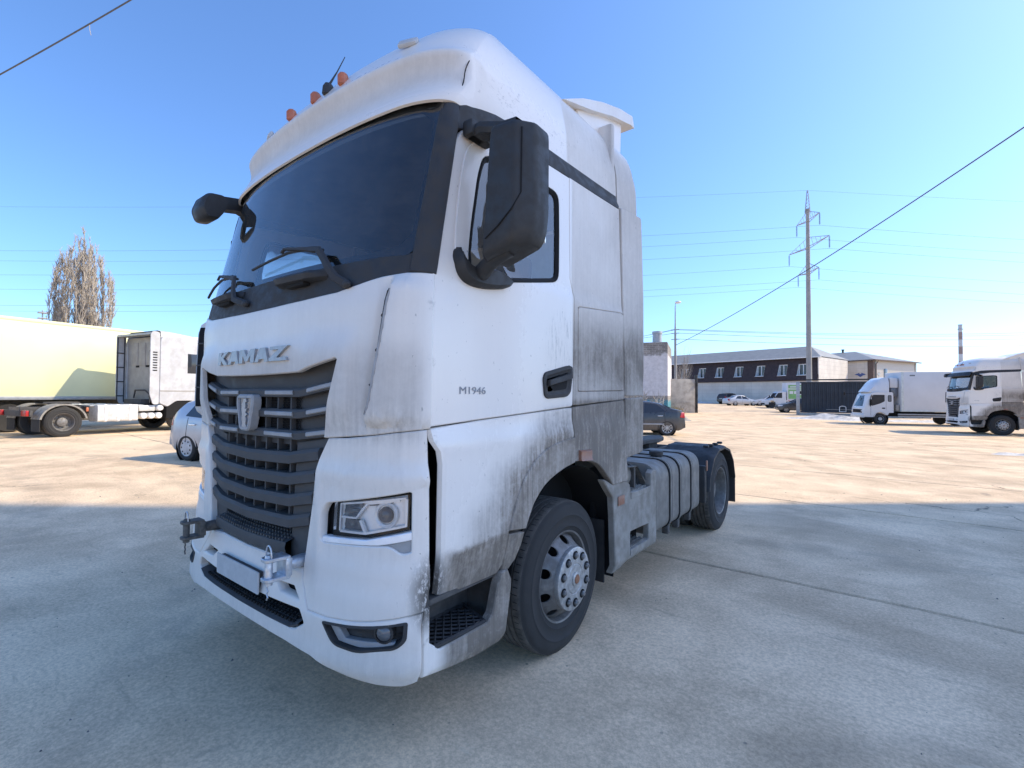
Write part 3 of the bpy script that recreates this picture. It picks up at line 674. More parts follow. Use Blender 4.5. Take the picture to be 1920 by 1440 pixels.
    panel('glass_border', 'gap_black', ws, X2(mirror_poly(half)), lambda s, z, d: fmap(s, z, d - .022), [X2(mirror_poly(hi))], cell=(.06, .1), thick=.004, ch=0)
    for sx in (1, -1):
        ps = x2s(1.135); pe = x2s(1.2049)
        pl = [(ps, 2.294), (pe, 2.290), (pe, 2.6), (pe, 2.9), (pe, 3.05), (pe, 3.185), (ps, 3.185)]
        panel('pillar', BP, T, [(sx * a, b) for a, b in pl], lambda s, z, d: fmap(s, z, d + .003 - .022 * sstep(z, 3.08, 3.19)), cell=(.02, .08), thick=.04, ch=.006)
    # wipers
    for pts, arm in (([(-.10, 2.455), (.1, 2.475), (.3, 2.49), (.50, 2.475), (.62, 2.45)], [(.83, 2.245), (.76, 2.285), (.67, 2.385), (.60, 2.452), (.28, 2.512), (.26, 2.49)]), ([(-.93, 2.40), (-.8, 2.45), (-.62, 2.475), (-.45, 2.46), (-.30, 2.43)], [(-.12, 2.250), (-.22, 2.285), (-.27, 2.35), (-.31, 2.435), (-.62, 2.50), (-.64, 2.475)])):
        Wp = empty('wiper'); Wp.parent = T
        M().tube([fmap(x2s(a), b, .03) for a, b in dens(pts, .04)], .008, 6).build('blade', BP, Wp)
        rg = []
        q = dens(arm, .05)
        for i, (a, b) in enumerate(q):
            wd = interp(i / len(q), [0, .45, .5, 1], [.022, .018, .013, .008]); d0 = (Vector(q[min(i + 1, len(q) - 1)]) - Vector(q[max(i - 1, 0)])).normalized(); nx_, nz_ = -d0.y * wd, d0.x * wd; oo = interp(i / len(q), [0, .15, 1], [.018, .05, .05])
            rg.append([fmap(x2s(a + nx_), b + nz_, oo - .008), fmap(x2s(a + nx_ * .6), b + nz_ * .6, oo + .006), fmap(x2s(a - nx_ * .6), b - nz_ * .6, oo + .006), fmap(x2s(a - nx_), b - nz_, oo - .008)])
        M().loft(rg, True, True).build('arm', BP, Wp, 30)
        c = fmap(x2s(arm[0][0]), arm[0][1], .012); M().sphere(c, (.03, .02, .02), 10, 6).build('pivot', BP, Wp)
    for x0, x1 in ((.22, .66), (-.66, -.22)):        # cowl grab steps
        rg = []
        for k in range(13):
            t = k / 12; x = x0 + (x1 - x0) * t; e = min(1, math.sin(math.pi * t) * 2.2); s = x2s(x)
            rg.append([fmap(s, 2.345, -.01), fmap(s, 2.345 - .004, .055 * e), fmap(s, 2.325, .07 * e), fmap(s, 2.312 - .012 * e, .055 * e), fmap(s, 2.29, -.01)])
        gs = M().loft(rg, True, True).build('grab_step', BP, T, 40)
        xm = (x0 + x1) / 2; c = fmap(x2s(xm), 2.292, .02)
        M().box((c[0] - .09, c[1] - .012, c[2] - .016), (c[0] + .09, c[1] + .03, c[2] + .012), .01).build('grip_recess', 'gap_black', gs)
    # --- sides
    for sx in (1, -1):
        S = smap(sx); SL = smap_low(sx)
        D = empty('door'); D.parent = T
        door = [(-1.266, 2.276), (-1.270, 2.1), (-1.276, 1.9), (-1.292, 1.58), (-1.283, 1.572), (-.96, 1.597), (-.51, 1.625), (-.075, 1.650), (-.066, 1.66), (-.052, 2.04), (-.048, 2.38), (-.058, 2.43), (-.086, 2.49), (-.096, 2.925), (-.096, 3.160), (-.5, 3.145), (-.7, 3.115), (-.97, 3.092), (-1.06, 3.06), (-1.108, 2.99), (-1.136, 2.90), (-1.198, 2.6)]
        win = rpoly([(-1.045, 2.325), (-.80, 2.325), (-.60, 2.362), (-.36, 2.410), (-.215, 2.440), (-.212, 2.75), (-.218, 3.015), (-.40, 3.02), (-.92, 3.00), (-.965, 2.88), (-1.025, 2.55)], [.03, .1, .1, .05, .09, 0, .07, .05, .06, .1, .1], 4)
        dp = panel('door_skin', W, D, door, S, [win], cell=(.04, .04), thick=.03, ch=.006)
        ring_o, ring_i = win, inset(win, .030)
        M().loft([[S(a, b, -.03) for a, b in ring_o], [S(a, b, .001) for a, b in inset(win, .004)], [S(a, b, .002) for a, b in inset(win, .014)], [S(a, b, -.012) for a, b in ring_i], [S(a, b, -.03) for a, b in ring_i]], True).build('window_seal', 'gap_black', D, 40)
        panel('window_pane', 'side_glass', D, inset(win, .02), lambda y, z, d: S(y, z, d - .016), cell=.12, thick=.005, ch=0)
        # raised frame line ahead of the window
        M().tube([S(a, b, .002) for a, b in smooth_line([(-1.115, 2.36), (-1.12, 2.5), (-1.09, 2.75), (-1.045, 2.95), (-.985, 3.03), (-.90, 3.05)], 4)], .006, 6).build('frame_crease', W, dp)
        # door handle
        hb = rpoly([(-.422, 1.82), (-.40, 1.858), (-.14, 1.912), (-.075, 1.912), (-.070, 1.87), (-.095, 1.74), (-.14, 1.706), (-.37, 1.694), (-.405, 1.712)], [.02, .02, .02, .02, .02, .02, .03, .02, .02], 3)
        hi2 = inset(hb, .035)
        hn = M().loft([[S(a, b, -.005) for a, b in hb], [S(a, b, .010) for a, b in inset(hb, .004)], [S(a, b, .012) for a, b in inset(hb, .024)], [S(a, b, .004) for a, b in hi2], [S(a, b, .003) for a, b in inset(hi2, .01)]], True, True).build('handle_bowl', BP, D, 40)
        M().loft([[S(y, z0 + (y + .38) * .19, d) for z0, d in ((1.808, .010), (1.810, .030), (1.778, .032), (1.770, .012))] for y in (-.375, -.35, -.25, -.14, -.11)], True, True).build('grip', BP, hn, 40)
        panel('grip_shadow', 'gap_black', hn, rpoly([(-.34, 1.77), (-.33, 1.815), (-.16, 1.862), (-.13, 1.84), (-.15, 1.76), (-.30, 1.745)], .015, 3), lambda y, z, d: S(y, z, d + .0055), cell=.2, thick=.001, ch=0)
        if sx > 0:   # model lettering
            mw = Matrix(((0, 0, 1, side_x(-1.0, 1.73) + .0005), (1, 0, 0, -1.108), (0, 1, 0, 1.722), (0, 0, 0, 1)))
            t = text_mesh('M1946', .052, .001, 'model_lettering', 'decal_grey', D, mw, 0, 1.28, 0.0)
            for v in t.data.vertices: v.co.x = side_x(v.co.y, 1.73) + .002 + (v.co.x - side_x(-1.0, 1.73))
        # quarter panel with locker hatch
        qp = [(-.054, 1.656), (.3, 1.672), (.725, 1.692), (.744, 1.70), (.716, 2.404), (.676, 3.0), (.668, 3.190), (.3, 3.176), (-.084, 3.165), (-.084, 2.93), (-.074, 2.49), (-.047, 2.43), (-.036, 2.38), (-.040, 2.04)]
        ht = rpoly([(.004, 2.315), (.03, 2.325), (.700, 2.376), (.730, 2.36), (.728, 1.762), (.715, 1.752), (.019, 1.738), (.002, 1.752)], [.02, .02, .02, .02, .02, .01, .02, .02], 3)
        panel('rear_quarter', W, T, qp, S, [ht], cell=(.05, .05), thick=.03, ch=.005)
        panel('hatch_gap_back', 'gap_black', T, inset(ht, -.012), lambda y, z, d: S(y, z, d - .020), cell=.3, thick=.004, ch=0)  # black sheet put behind the hatch so its open gap looks dark
        panel('locker_hatch', W, T, inset(ht, .012), lambda y, z, d: S(y, z, d + .002), cell=(.08, .06), thick=.03, ch=.006)
        # lower side panel, arch trim, panel behind the wheel
        lp = [(-1.262, 1.553), (-1.252, 1.50), (-1.216, 1.45), (-1.203, 1.388), (-1.205, .95), (-1.190, .766), (-1.18, .748), (-1.0, .752), (-.79, .758), (-.752, .80), (-.748, .975), (-.706, 1.097), (-.626, 1.239), (-.525, 1.333), (-.386, 1.399), (-.22, 1.432), (-.071, 1.446), (-.066, 1.632), (-.51, 1.608), (-.96, 1.580)]
        panel('lower_side_panel', W, T, lp, SL, cell=(.05, .035), thick=.04, ch=.007)
        M().loft([[SL(-1.262 + o, 1.553, d) for o, d in ((0, -.05), (-.02, -.02), (-.012, .004), (.012, .006))]] + [[SL(y + o, z, d) for o, d in ((0, -.05), (-.022, -.02), (-.014, .004), (.010, .006))] for y, z in ((-1.252, 1.50), (-1.216, 1.45), (-1.203, 1.388), (-1.205, .95), (-1.19, .77))], True, True).build('edge_trim', W, T, 40)
        ar_o = [(-.742, .985), (-.698, 1.095), (-.618, 1.233), (-.519, 1.326), (-.383, 1.391), (-.22, 1.424), (-.066, 1.438)]
        ar_i = [(-.062, 1.280), (-.215, 1.254), (-.396, 1.193), (-.507, 1.114), (-.565, 1.04), (-.604, .968)]
        panel('arch_trim', W, T, smooth_line(ar_o, 4) + smooth_line(ar_i, 4), lambda y, z, d: SL(y, z, d + .008), cell=(.06, .06), thick=.06, ch=.006)
        ft = [(-.745, .958), (-.612, .942), (-.622, .87), (-.655, .80), (-.70, .758), (-.745, .765), (-.748, .80)]
        panel('arch_tail', W, T, ft, lambda y, z, d: SL(y, z, d + .006), cell=.05, thick=.06, ch=.006)
        rp = [(-.054, 1.634), (.3, 1.655), (.728, 1.678), (.748, 1.66), (.758, 1.3), (.775, 1.20), (.80, 1.06), (.78, 1.046), (.535, 1.048)] + smooth_line([(.521, 1.058), (.432, 1.130), (.305, 1.222), (.17, 1.266), (.06, 1.282), (-.052, 1.286)], 4)
        panel('rear_lower_panel', W, T, rp, SL, cell=(.05, .05), thick=.05, ch=.006)
        M().loft([[SL(y, z + o, d) for o, d in ((0, .0), (.0, .03), (.010, .022), (.062, .022), (.070, .012), (.070, 0))] for y, z in ((0.0, 1.282), (.03, 1.28), (.12, 1.276), (.15, 1.276))], True, True).build('side_marker', 'orange_reflector', T, 40)
        # side air deflectors behind the cab
        def fin(nm, pl, x0=1.205, x1=1.250, rad=.02):
            M().prism([(a, b) for a, b in rpoly(pl, rad, 3)], 'X', sx * x0, sx * x1, .006).build(nm, W, T, 30)
        fin('side_deflector', [(.702, 3.150), (.736, 2.404), (.768, 1.715), (1.130, 1.718), (1.152, 1.913), (1.148, 2.56), (1.105, 3.20), (1.09, 3.250), (.700, 3.215)], 1.20, 1.245)
        fin('lower_deflector', [(.772, 1.695), (.786, 1.217), (1.124, 1.24), (1.140, 1.50), (1.135, 1.706)], 1.20, 1.247)
        # dark rail under the roof fairing
        st = [(-1.105, 3.06), (-1.065, 3.075), (-.95, 3.100), (-.7, 3.124), (-.5, 3.154), (-.096, 3.172), (.3, 3.187), (.672, 3.203), (.692, 3.225), (.690, 3.310), (.2, 3.298), (-.38, 3.282), (-.8, 3.266), (-.98, 3.24), (-1.07, 3.19)]
        panel('drip_rail', BP, T, st, lambda y, z, d: (sx * (side_x(y, z) - .006 + d - .03 * sstep(z, 3.2, 3.3)), y, z), cell=(.08, .03), thick=.04, ch=.006)
        # --- mirror
        Mi = empty('mirror'); Mi.parent = T
        if sx > 0:
            def mp(z):   # plan outline of the housing at height z (outer, clockwise)
                g = interp(z, [2.40, 2.41, 2.43, 2.48, 2.60, 2.93, 2.962, 2.975], [.80, .88, .95, .99, 1, 1, .985, .94])
                pl = rpoly([(1.355, -1.085), (1.385, -1.125), (1.555, -1.110), (1.618, -1.02), (1.612, -.90), (1.37, -.90)], [.012, .014, .02, .02, .012, .012], 4)
                sh = interp(z, [2.40, 2.52], [-.02, 0]); return [((a - 1.5) * g + 1.5 + sh + (.045 * (z - 2.42) / .55 if a < 1.45 else 0), (b + .98) * g - .98) for a, b in pl]
            rg = [[(a, b, z + (a - 1.5) * interp(z, [2.44, 2.6], [.30, 0])) for a, b in mp(z)] for z in (2.40, 2.404, 2.412, 2.43, 2.48, 2.60, 2.75, 2.90, 2.93, 2.95, 2.962, 2.970, 2.975)]
            hs = M().loft(rg, True, True).build('housing', 'mirror_plastic', Mi, 45)
            M().tube([(1.40, -1.124, 2.45), (1.47, -1.120, 2.495), (1.548, -1.112, 2.565), (1.578, -1.082, 2.64), (1.580, -1.080, 2.94)], .0035, 6).build('housing_seam', 'gap_black', hs)
            M().box((1.39, -.905, 2.45), (1.59, -.893, 2.92), .02).build('mirror_glass', 'chrome', Mi)
            M().loft([[(1.215, y, z), (1.30, y - .005, z + .0), (1.42, y + .02, z - .03), (1.50, y + .03, z - .03)] for y, z in ((-1.05, 3.075), (-1.06, 3.045), (-1.05, 3.02), (-.97, 3.02), (-.90, 3.05), (-.92, 3.08))] + [[(1.215, -1.05, 3.075), (1.30, -1.055, 3.075), (1.42, -1.03, 3.045), (1.50, -1.02, 3.045)]], False).build('upper_arm', 'mirror_plastic', Mi, 40)
            M().box((1.20, -1.08, 3.02), (1.27, -.90, 3.10), .015).build('arm_bracket', 'mirror_plastic', Mi)
            bs = smooth_line([(-1.135, 2.425), (-1.14, 2.375), (-1.118, 2.31), (-1.06, 2.272), (-.95, 2.266), (-.80, 2.29), (-.755, 2.315)], 4) + smooth_line([(-.752, 2.34), (-.82, 2.372), (-.92, 2.378), (-1.02, 2.366), (-1.07, 2.378), (-1.10, 2.41), (-1.118, 2.45)], 4)
            ft_ = M().loft([[smap(1)(a, b, -.005) for a, b in bs], [smap(1)(a, b, .035) for a, b in inset(bs, .004)], [smap(1)(a, b, .055) for a, b in inset(bs, .018)]], True, True).build('foot', 'mirror_plastic', Mi, 40)
            M().tube([(1.27, -1.0, 2.335), (1.33, -1.02, 2.36), (1.40, -1.03, 2.39), (1.46, -1.02, 2.42)], [.045, .04, .04, .045], 12).build('lower_arm', 'mirror_plastic', Mi, 60)
        else:
            M().loft([[(-1.385 + (a + .25) * 1.0 - .25, b, z) for a, b in rpoly([(-.10, -1.10), (.13, -1.12), (.13, -.92), (-.12, -.92)], .04, 3)] for z in (2.42, 2.45, 2.9, 2.98, 3.0)], True, True).build('housing', 'mirror_plastic', Mi, 45)
            M().tube([(-1.2, -1.02, 3.04), (-1.35, -1.03, 3.03), (-1.5, -1.02, 3.0)], .03, 8).build('upper_arm', 'mirror_plastic', Mi)
            M().tube([(-1.22, -1.0, 2.33), (-1.35, -1.02, 2.37), (-1.46, -1.02, 2.43)], .035, 8).build('lower_arm', 'mirror_plastic', Mi)
    # kerb mirror reaching ahead of the far windscreen corner
    Mi = empty('mirror'); Mi.parent = T
    head = rpoly([(-1.47, 3.09), (-1.435, 3.19), (-1.40, 3.215), (-1.30, 3.225), (-1.275, 3.17), (-1.29, 3.11), (-1.35, 3.02), (-1.44, 3.01)], .03, 4)
    M().loft([[(-1.26, a * .9 - .13, b * .9 + .31) for a, b in head], [(-1.24, a, b) for a, b in head], [(-1.08, a, b) for a, b in head], [(-1.05, a * .85 - .2, b * .85 + .47) for a, b in head]], True, True).build('housing', 'mirror_plastic', Mi, 50)
    M().loft([[(x, y, z + dz * w) for x, y in ((xc - .05, yc), (xc + .05, yc + .02)) for dz in ((1, -1) if x == x else ())] for xc, yc, z, w in ()] or [[(-1.2, -1.30, 3.225), (-1.1, -1.30, 3.225), (-1.1, -1.29, 3.13), (-1.2, -1.29, 3.13)], [(-1.2, -1.18, 3.245), (-1.1, -1.18, 3.245), (-1.1, -1.17, 3.15), (-1.2, -1.17, 3.15)], [(-1.2, -1.08, 3.24), (-1.12, -1.08, 3.24), (-1.12, -1.10, 3.12), (-1.2, -1.10, 3.12)]], True, True).build('arm', 'mirror_plastic', Mi, 40)
    # --- roof
    XS = PX[:[i for i, v in enumerate(PX) if v <= 1.2051][-1] + 1]; YS = [y + 1.555 for y in PY[:len(XS)]]
    rings = []
    for z, yf, w, k in ((3.19, -1.300, 1.165, .73), (3.195, -1.312, 1.175, .73), (3.22, -1.306, 1.185, .74), (3.28, -1.272, 1.190, .78), (3.36, -1.240, 1.188, .87), (3.42, -1.238, 1.186, .9), (3.465, -1.252, 1.185, .93), (3.490, -1.262, 1.183, .95), (3.508, -1.258, 1.180, .96), (3.525, -1.240, 1.178, .97), (3.55, -1.220, 1.174, 1), (3.60, -1.19, 1.167, 1), (3.66, -1.148, 1.155, 1), (3.72, -1.10, 1.138, 1), (3.78, -1.045, 1.113, 1), (3.83, -.985, 1.080, 1.05), (3.875, -.91, 1.035, 1.1), (3.915, -.82, .975, 1.15), (3.95, -.70, .89, 1.2), (3.98, -.53, .77, 1.2), (4.0, -.30, .58, 1.1)):
        h = [(x * w / 1.205, yf + g * k) for x, g in zip(XS, YS)]; xe, ye = h[-1]
        h += [(xe + .012 * math.sin(t * math.pi / 2) * (1 if z < 3.6 else .6), ye + (.69 - ye) * t) for t in [q / 14 for q in range(1, 15)]]
        rings.append([(-x, y, z) for x, y in reversed(h[1:])] + [(x, y, z) for x, y in h])
    rf = M().loft(rings, False); rf.add(rings[-1], [tuple(range(len(rings[-1])))]); rf.add([rings[i][j] for j in (0, -1) for i in range(len(rings))], [tuple(list(range(len(rings))) + list(range(2 * len(rings) - 1, len(rings) - 1, -1)))])
    roof = rf.build('roof', W, T, 42)
    for sx in (1, -1):      # fairing seam
        pts = [(sx * 1.168, -1.075, 3.24), (sx * 1.182, -1.052, 3.32), (sx * 1.181, -1.035, 3.40), (sx * 1.176, -.985, 3.49), (sx * 1.166, -.90, 3.575), (sx * 1.150, -.80, 3.640), (sx * 1.135, -.68, 3.675)]
        M().tube(smooth_line(pts, 3), .0032, 6).build('fairing_seam', 'gap_black', roof)
        lm = M().box((-.06, -.014, -.028), (.06, .014, .028), .012); rz = Matrix.Rotation(sx * .35, 3, 'Z') @ Matrix.Rotation(-.55, 3, 'X'); lm.v = [tuple(rz @ Vector(v) + Vector((sx * .80, -1.098, 3.672))) for v in lm.v]; lm.build('clearance_lamp', 'plate_white', roof)
    for x in (-.306, 0, .306):
        M().loft([[(x + .025 * math.cos(a), -1.182 + .038 * math.sin(a), 3.585) for a in [2 * math.pi * k / 14 for k in range(14)]], [(x + .025 * math.cos(a), -1.185 + .036 * math.sin(a), 3.635) for a in [2 * math.pi * k / 14 for k in range(14)]], [(x + .019 * math.cos(a), -1.182 + .026 * math.sin(a), 3.655) for a in [2 * math.pi * k / 14 for k in range(14)]], [(x + .008 * math.cos(a), -1.180 + .010 * math.sin(a), 3.664) for a in [2 * math.pi * k / 14 for k in range(14)]]], True, True).build('roof_marker', 'amber', roof, 50)
    an = M().loft([[(.125 + .028 * s_ * math.cos(a), -1.17 + .045 * s_ * math.sin(a), z) for a in [2 * math.pi * k / 12 for k in range(12)]] for z, s_ in ((3.60, 1), (3.645, .9), (3.672, .55), (3.68, .2))], True, True).build('antenna_base', BP, roof, 50)
    M().tube([(.125, -1.17, 3.665), (.125, -1.115, 3.78), (.125, -1.06, 3.91)], [.008, .004, .0025], 6).build('antenna_mast', BP, an)
    # roof wing at the rear
    pl = [(.02, 3.80), (.30, 3.945), (.62, 4.075), (.95, 4.18), (1.21, 4.235), (1.25, 4.145), (1.17, 4.140), (.80, 4.045), (.45, 3.925)]
    wing = M(); rg = []
    for x, sc in ((-1.12, .985), (-1.112, 1), (-.6, 1.02), (0, 1.03), (.6, 1.02), (1.112, 1), (1.12, .985)): rg.append([(x, .6 + (a - .6) * sc, 4.02 + (b - 4.02) * sc) for a, b in rpoly(pl, .006, 2)])
    wing.loft(rg, True, True).build('roof_wing', W, T, 30)
    RS = [r_ for r_ in rings if 3.2 < r_[0][2] < 3.9]
    for sx in (1, -1):     # rear fairing carries the roof line on behind the cab
        out = []; inn = []
        for r_ in RS:
            xe, z = r_[-1][0], max(3.236, r_[-1][2]); ye = interp(z, [3.2, 3.5, 3.8, 3.9], [1.092, 1.085, 1.06, 1.02]); yy = [.704 + (ye - .704) * q / 5 for q in range(6)]
            out.append([(sx * (xe + .003), y, z + (.03 * (y - .70) / .38 if z < 3.24 else 0)) for y in yy]); inn.append([(sx * (xe - .04), y, z) for y in reversed(yy)])
        M().loft([a + b for a, b in zip(out, inn)], True, True).build('rear_fairing', W, T, 40)
    for sx in (1, -1): M().prism([(.30, 3.80), (1.05, 3.80), (1.07, 4.12), (.80, 4.06), (.45, 3.94), (.30, 3.88)], 'X', sx * .98, sx * 1.075, .01).build('wing_bracket', W, T)
    # --- cab shell inside
    M().box((-1.19, .64, 1.1), (1.19, .70, 3.9), .02).build('rear_wall', W, T)
    fe = [fmap(x2s(-1.12 + 2.24 * k / 16), 3.15, -.03)[:2] for k in range(17)]; M().prism(fe + [(1.17, .64), (-1.17, .64)], 'Z', 3.14, 3.18).build('headliner', 'interior', T)
    M().box((-1.12, .60, 1.7), (1.12, .635, 3.1), .01).build('rear_lining', 'interior_pale', T)
    M().box((-1.0, .30, 1.95), (1.0, .60, 2.25), .05).build('bunk', 'seat_fabric', T)
    M().box((-1.19, -1.25, 1.58), (1.19, .64, 1.64)).build('cab_floor', 'interior', T)
    for sx in (1, -1):
        panel('door_lining', 'interior_pale', T, [(-1.2, 1.65), (-.08, 1.65), (-.08, 2.28), (-1.2, 2.22)], lambda y, z, d: (sx * (side_x(y, z) - .05 + d), y, z), cell=.2, thick=.03, ch=.004)
        panel('cab_lining', 'interior_pale', T, [(-.06, 1.65), (.63, 1.65), (.63, 3.14), (-.06, 3.14)], lambda y, z, d: (sx * (side_x(y, z) - .05 + d), y, z), cell=.3, thick=.02, ch=0)
    rg = []
    for x in (-1.12, -.9, -.5, 0, .5, .9, 1.12):
        y0 = fmap(x2s(x), 2.3, -.09)[1]; hz = .05 if .2 < x < .9 else 0
        rg.append([(x, y0, 1.7), (x, y0, 2.27), (x, y0 + .12, 2.32 + hz), (x, y0 + .32, 2.34 + hz), (x, y0 + .45, 2.26), (x, y0 + .5, 2.0), (x, y0 + .42, 1.7)])
    M().loft(rg, True, True).build('dashboard', 'interior', T, 30)
    sw = M(); c = Vector((.58, -.78, 2.34)); rx = Matrix.Rotation(R(-38), 3, 'X')
    sw.tube([tuple(c + rx @ Vector((.22 * math.cos(t), .22 * math.sin(t), 0))) for t in [2 * math.pi * k / 28 for k in range(29)]], .016, 8)
    for t in (R(90 + 120), R(-30), R(90)): sw.tube([tuple(c + rx @ Vector((0, 0, -.03))), tuple(c + rx @ Vector((.21 * math.cos(t), .21 * math.sin(t), 0)))], .018, 6)
    sw.tube([tuple(c), tuple(c + rx @ Vector((0, 0, -.35)))], .04, 8); sw.build('steering_wheel', 'interior', T, 50)
    for x in (.58, -.58):
        st = empty('seat'); st.parent = T
        M().box((x - .25, -.62, 1.98), (x + .25, -.08, 2.14), .05).build('cushion', 'seat_fabric', st)
        bb = M().box((x - .24, -.10, 2.1), (x + .24, .04, 2.75), .05); bb.v = [(a, b + (c_ - 2.1) * .12, c_) for a, b, c_ in bb.v]; bb.build('backrest', 'seat_fabric', st)
        M().box((x - .14, .0, 2.74), (x + .14, .09, 2.93), .035).build('headrest', 'seat_fabric', st)
        M().box((x - .18, -.5, 1.64), (x + .18, -.12, 1.98), .02).build('pedestal', 'interior', st)
    # --- steps below the door
    for sx in (1, -1):
        S = smap(sx)
        sp = [(-1.288, .730), (-1.290, .422), (-1.126, .398), (-.949, .383), (-.775, .389), (-.748, .41), (-.700, .66), (-.698, .70), (-.726, .758), (-.775, .752), (-.80, .70), (-.84, .56), (-.88, .525), (-1.20, .510), (-1.262, .560), (-1.262, .730)]
        panel('step_surround', W, T, sp, lambda y, z, d: (sx * (side_x(y, z) + d - .01 - .02 * sstep(z, .44, .38)), y, z), cell=(.05, .04), thick=.05, ch=.007)
        M().loft([[(sx * x, y, z) for x, z in ((1.20, .515), (1.205, .76), (1.0, .80), (.98, .50))] for y in (-1.27, -.74)], True, True)
        M().box((sx * .93, -1.26, .46), (sx * .97, -.74, .80)).build('step_back', 'chassis', T)
        M().box((sx * .93, -1.285, .46), (sx * 1.19, -1.262, .80)).build('step_end', 'chassis', T)
        M().box((sx * .93, -.765, .46), (sx * 1.18, -.74, .80)).build('step_end', 'chassis', T)
        M().box((sx * .93, -1.26, .735), (sx * 1.19, -.75, .76)).build('step_top', 'chassis', T)
        ST = empty('door_step'); ST.parent = T
        M().box((sx * .96, -1.25, .462), (sx * 1.16, -.80, .480)).build('tray', 'gap_black', ST)
        fr = M(); a, b, c_, d_ = (.975, -1.24), (1.185, -1.225), (1.205, -.88), (.975, -.80)
        for p, q in ((a, b), (b, c_), (c_, d_), (d_, a)): fr.tube([(sx * p[0], p[1], .528), (sx * q[0], q[1], .528)], .013, 6)
        fr.build('frame', BP, ST, 30); gr = M()
        for k in range(-5, 12):
            for dg in (1, -1):
                y0 = -1.25 + k * .055; p = []
                for t in [q / 24 for q in range(25)]:
                    x = .985 + .205 * t; y = y0 + dg * .205 * t + (0 if dg > 0 else .12)
                    if -1.245 < y < -.84: p.append((sx * x, y, .532))
                if len(p) > 1: gr.box((-.5, -.5, -.5), (.5, .5, .5)) if False else gr.tube([p[0], p[-1]], .006, 4)
        gr.build('grating', BP, ST, 0)
    # --- wheel wells, engine box, chassis
    M().box((-.88, -1.18, .55), (.88, .60, 1.57), .05).build('engine_bay', 'gap_black', T)
    for sx in (1, -1):
        pts = [(-.66 + 0, .60)] + [(.70 * math.cos(t), .50 + .74 * math.sin(t)) for t in [math.pi * (1 - k / 16) for k in range(1, 16)]] + [(.62, .32)]
        M().loft([[(sx * .84, a, b) for a, b in pts], [(sx * 1.215, a, b) for a, b in pts]], False).build('wheel_well', 'gap_black', T, 60)
        M().box((sx * .82, -.75, .5), (sx * .86, .70, 1.56)).build('well_wall', 'gap_black', T)
        M().box((sx * .86, .585, .27), (sx * 1.15, .60, .75)).build('mud_flap', 'rubber', T)
    for sx in (1, -1): M().box((sx * .38, -1.1, .74), (sx * .46, 4.62, 1.0), .01).build('frame_rail', 'chassis', T)
    for y in (1.3, 2.2, 3.1, 4.5): M().box((-.38, y, .78), (.38, y + .1, .96), .01).build('cross_member', 'chassis', T)
    for y in (0, 3.78): M().tube([(-1.0, y, .5), (1.0, y, .5)], .09 if y else .06, 12).build('axle', 'chassis', T)
    fw = empty('fifth_wheel'); fw.parent = T
    pl = rpoly([(-.45, 3.05), (.45, 3.05), (.50, 3.5), (.44, 3.85), (.30, 4.02), (.10, 3.62), (-.10, 3.62), (-.30, 4.02), (-.44, 3.85), (-.50, 3.5)], .04, 3)
    M().prism(pl, 'Z', 1.09, 1.15, .012).build('plate', 'chassis', fw); M().box((-.42, 3.35, 1.0), (.42, 3.65, 1.1), .01).build('mount', 'chassis', fw)
    # coiled airlines and clutter behind the cab
    m = M()
    for k, (x, z) in enumerate(((.15, 1.35), (.0, 1.4), (-.2, 1.3))):
        m.tube([(x + .05 * math.cos(t), 1.3 + t * .028, z - .02 * t + .05 * math.sin(t)) for t in [q * .5 for q in range(36)]], .014, 6)
    m.build('air_lines', 'chassis', T, 60)
    M().box((-.6, .75, 1.0), (.6, 1.1, 1.28), .03).build('tank_bracket', 'chassis', T)
    M().box((-.35, 1.5, 1.0), (.25, 2.3, 1.1), .02).build('cat_walk', 'chassis', T)
    for sx in (1, -1): M().box((sx * .30, 2.45, 1.0), (sx * .45, 2.75, 1.16), .03).build('valve_block', 'chassis', T)
    m = M(); m.box((.36, 2.3, 1.08), (.62, 2.6, 1.22), .04); m.tube([(.5, 2.4, 1.15), (.62, 2.2, 1.3), (.45, 2.0, 1.28)], .03, 8); m.build('valve_clutter', 'chassis', T)
    # --- battery cover with steps, behind the front wheel
    for sx in (1, -1):
        S = lambda y, z, d: (sx * (1.250 + d - .03 * sstep(z, .42, .36)), y, z)
        sc = [(.395, 1.095), (.47, 1.02), (.548, .949), (.567, .793), (.585, .5), (.597, .356), (.735, .362), (.79, .385), (.83, .398), (1.410, .402), (1.418, .42), (1.420, .95), (1.412, 1.045), (1.345, 1.055), (1.300, 1.03), (1.290, .912), (.862, .930), (.845, 1.0), (.79, 1.036), (.53, 1.040), (.45, 1.075)]
        hole = rpoly([(.852, .625), (1.252, .612), (1.246, .468), (.852, .466)], .02, 3)
        cv = panel('step_cover', 'step_panel', T, sc, S, [hole], cell=(.08, .06), thick=.05, ch=.007)
        M().box((sx * 1.02, .60, .40), (sx * 1.06, 1.42, 1.0)).build('cover_back', 'gap_black', T)
        for z0, y0, y1 in ((.470, .856, 1.246), (.925, .866, 1.286)):
            st = M().box((sx * 1.05, y0, z0 - .03), (sx * 1.246, y1, z0 - .002), .004).build('cover_step', 'chassis', cv); kn = M()
            for i in range(12):
                for j in range(4): kn.box((sx * (1.08 + .042 * j), y0 + .015 + i * .031, z0 - .004), (sx * (1.10 + .042 * j), y0 + .035 + i * .031, z0 + .012))
            kn.box((sx * 1.247, y0, z0 - .045), (sx * 1.256, y1, z0 + .004), .003)
            o = kn.build('grip_knobs', 'step_panel', st, 0); o['kind'] = 'stuff'
        M().lathe([(.001, .62), (.10, .63), (.125, .66), (.125, 1.0), (.10, 1.04), (.001, 1.05)], (sx * 1.07, 0, 1.05), 'Y', 24).build('air_tank', 'step_panel', T, 40)
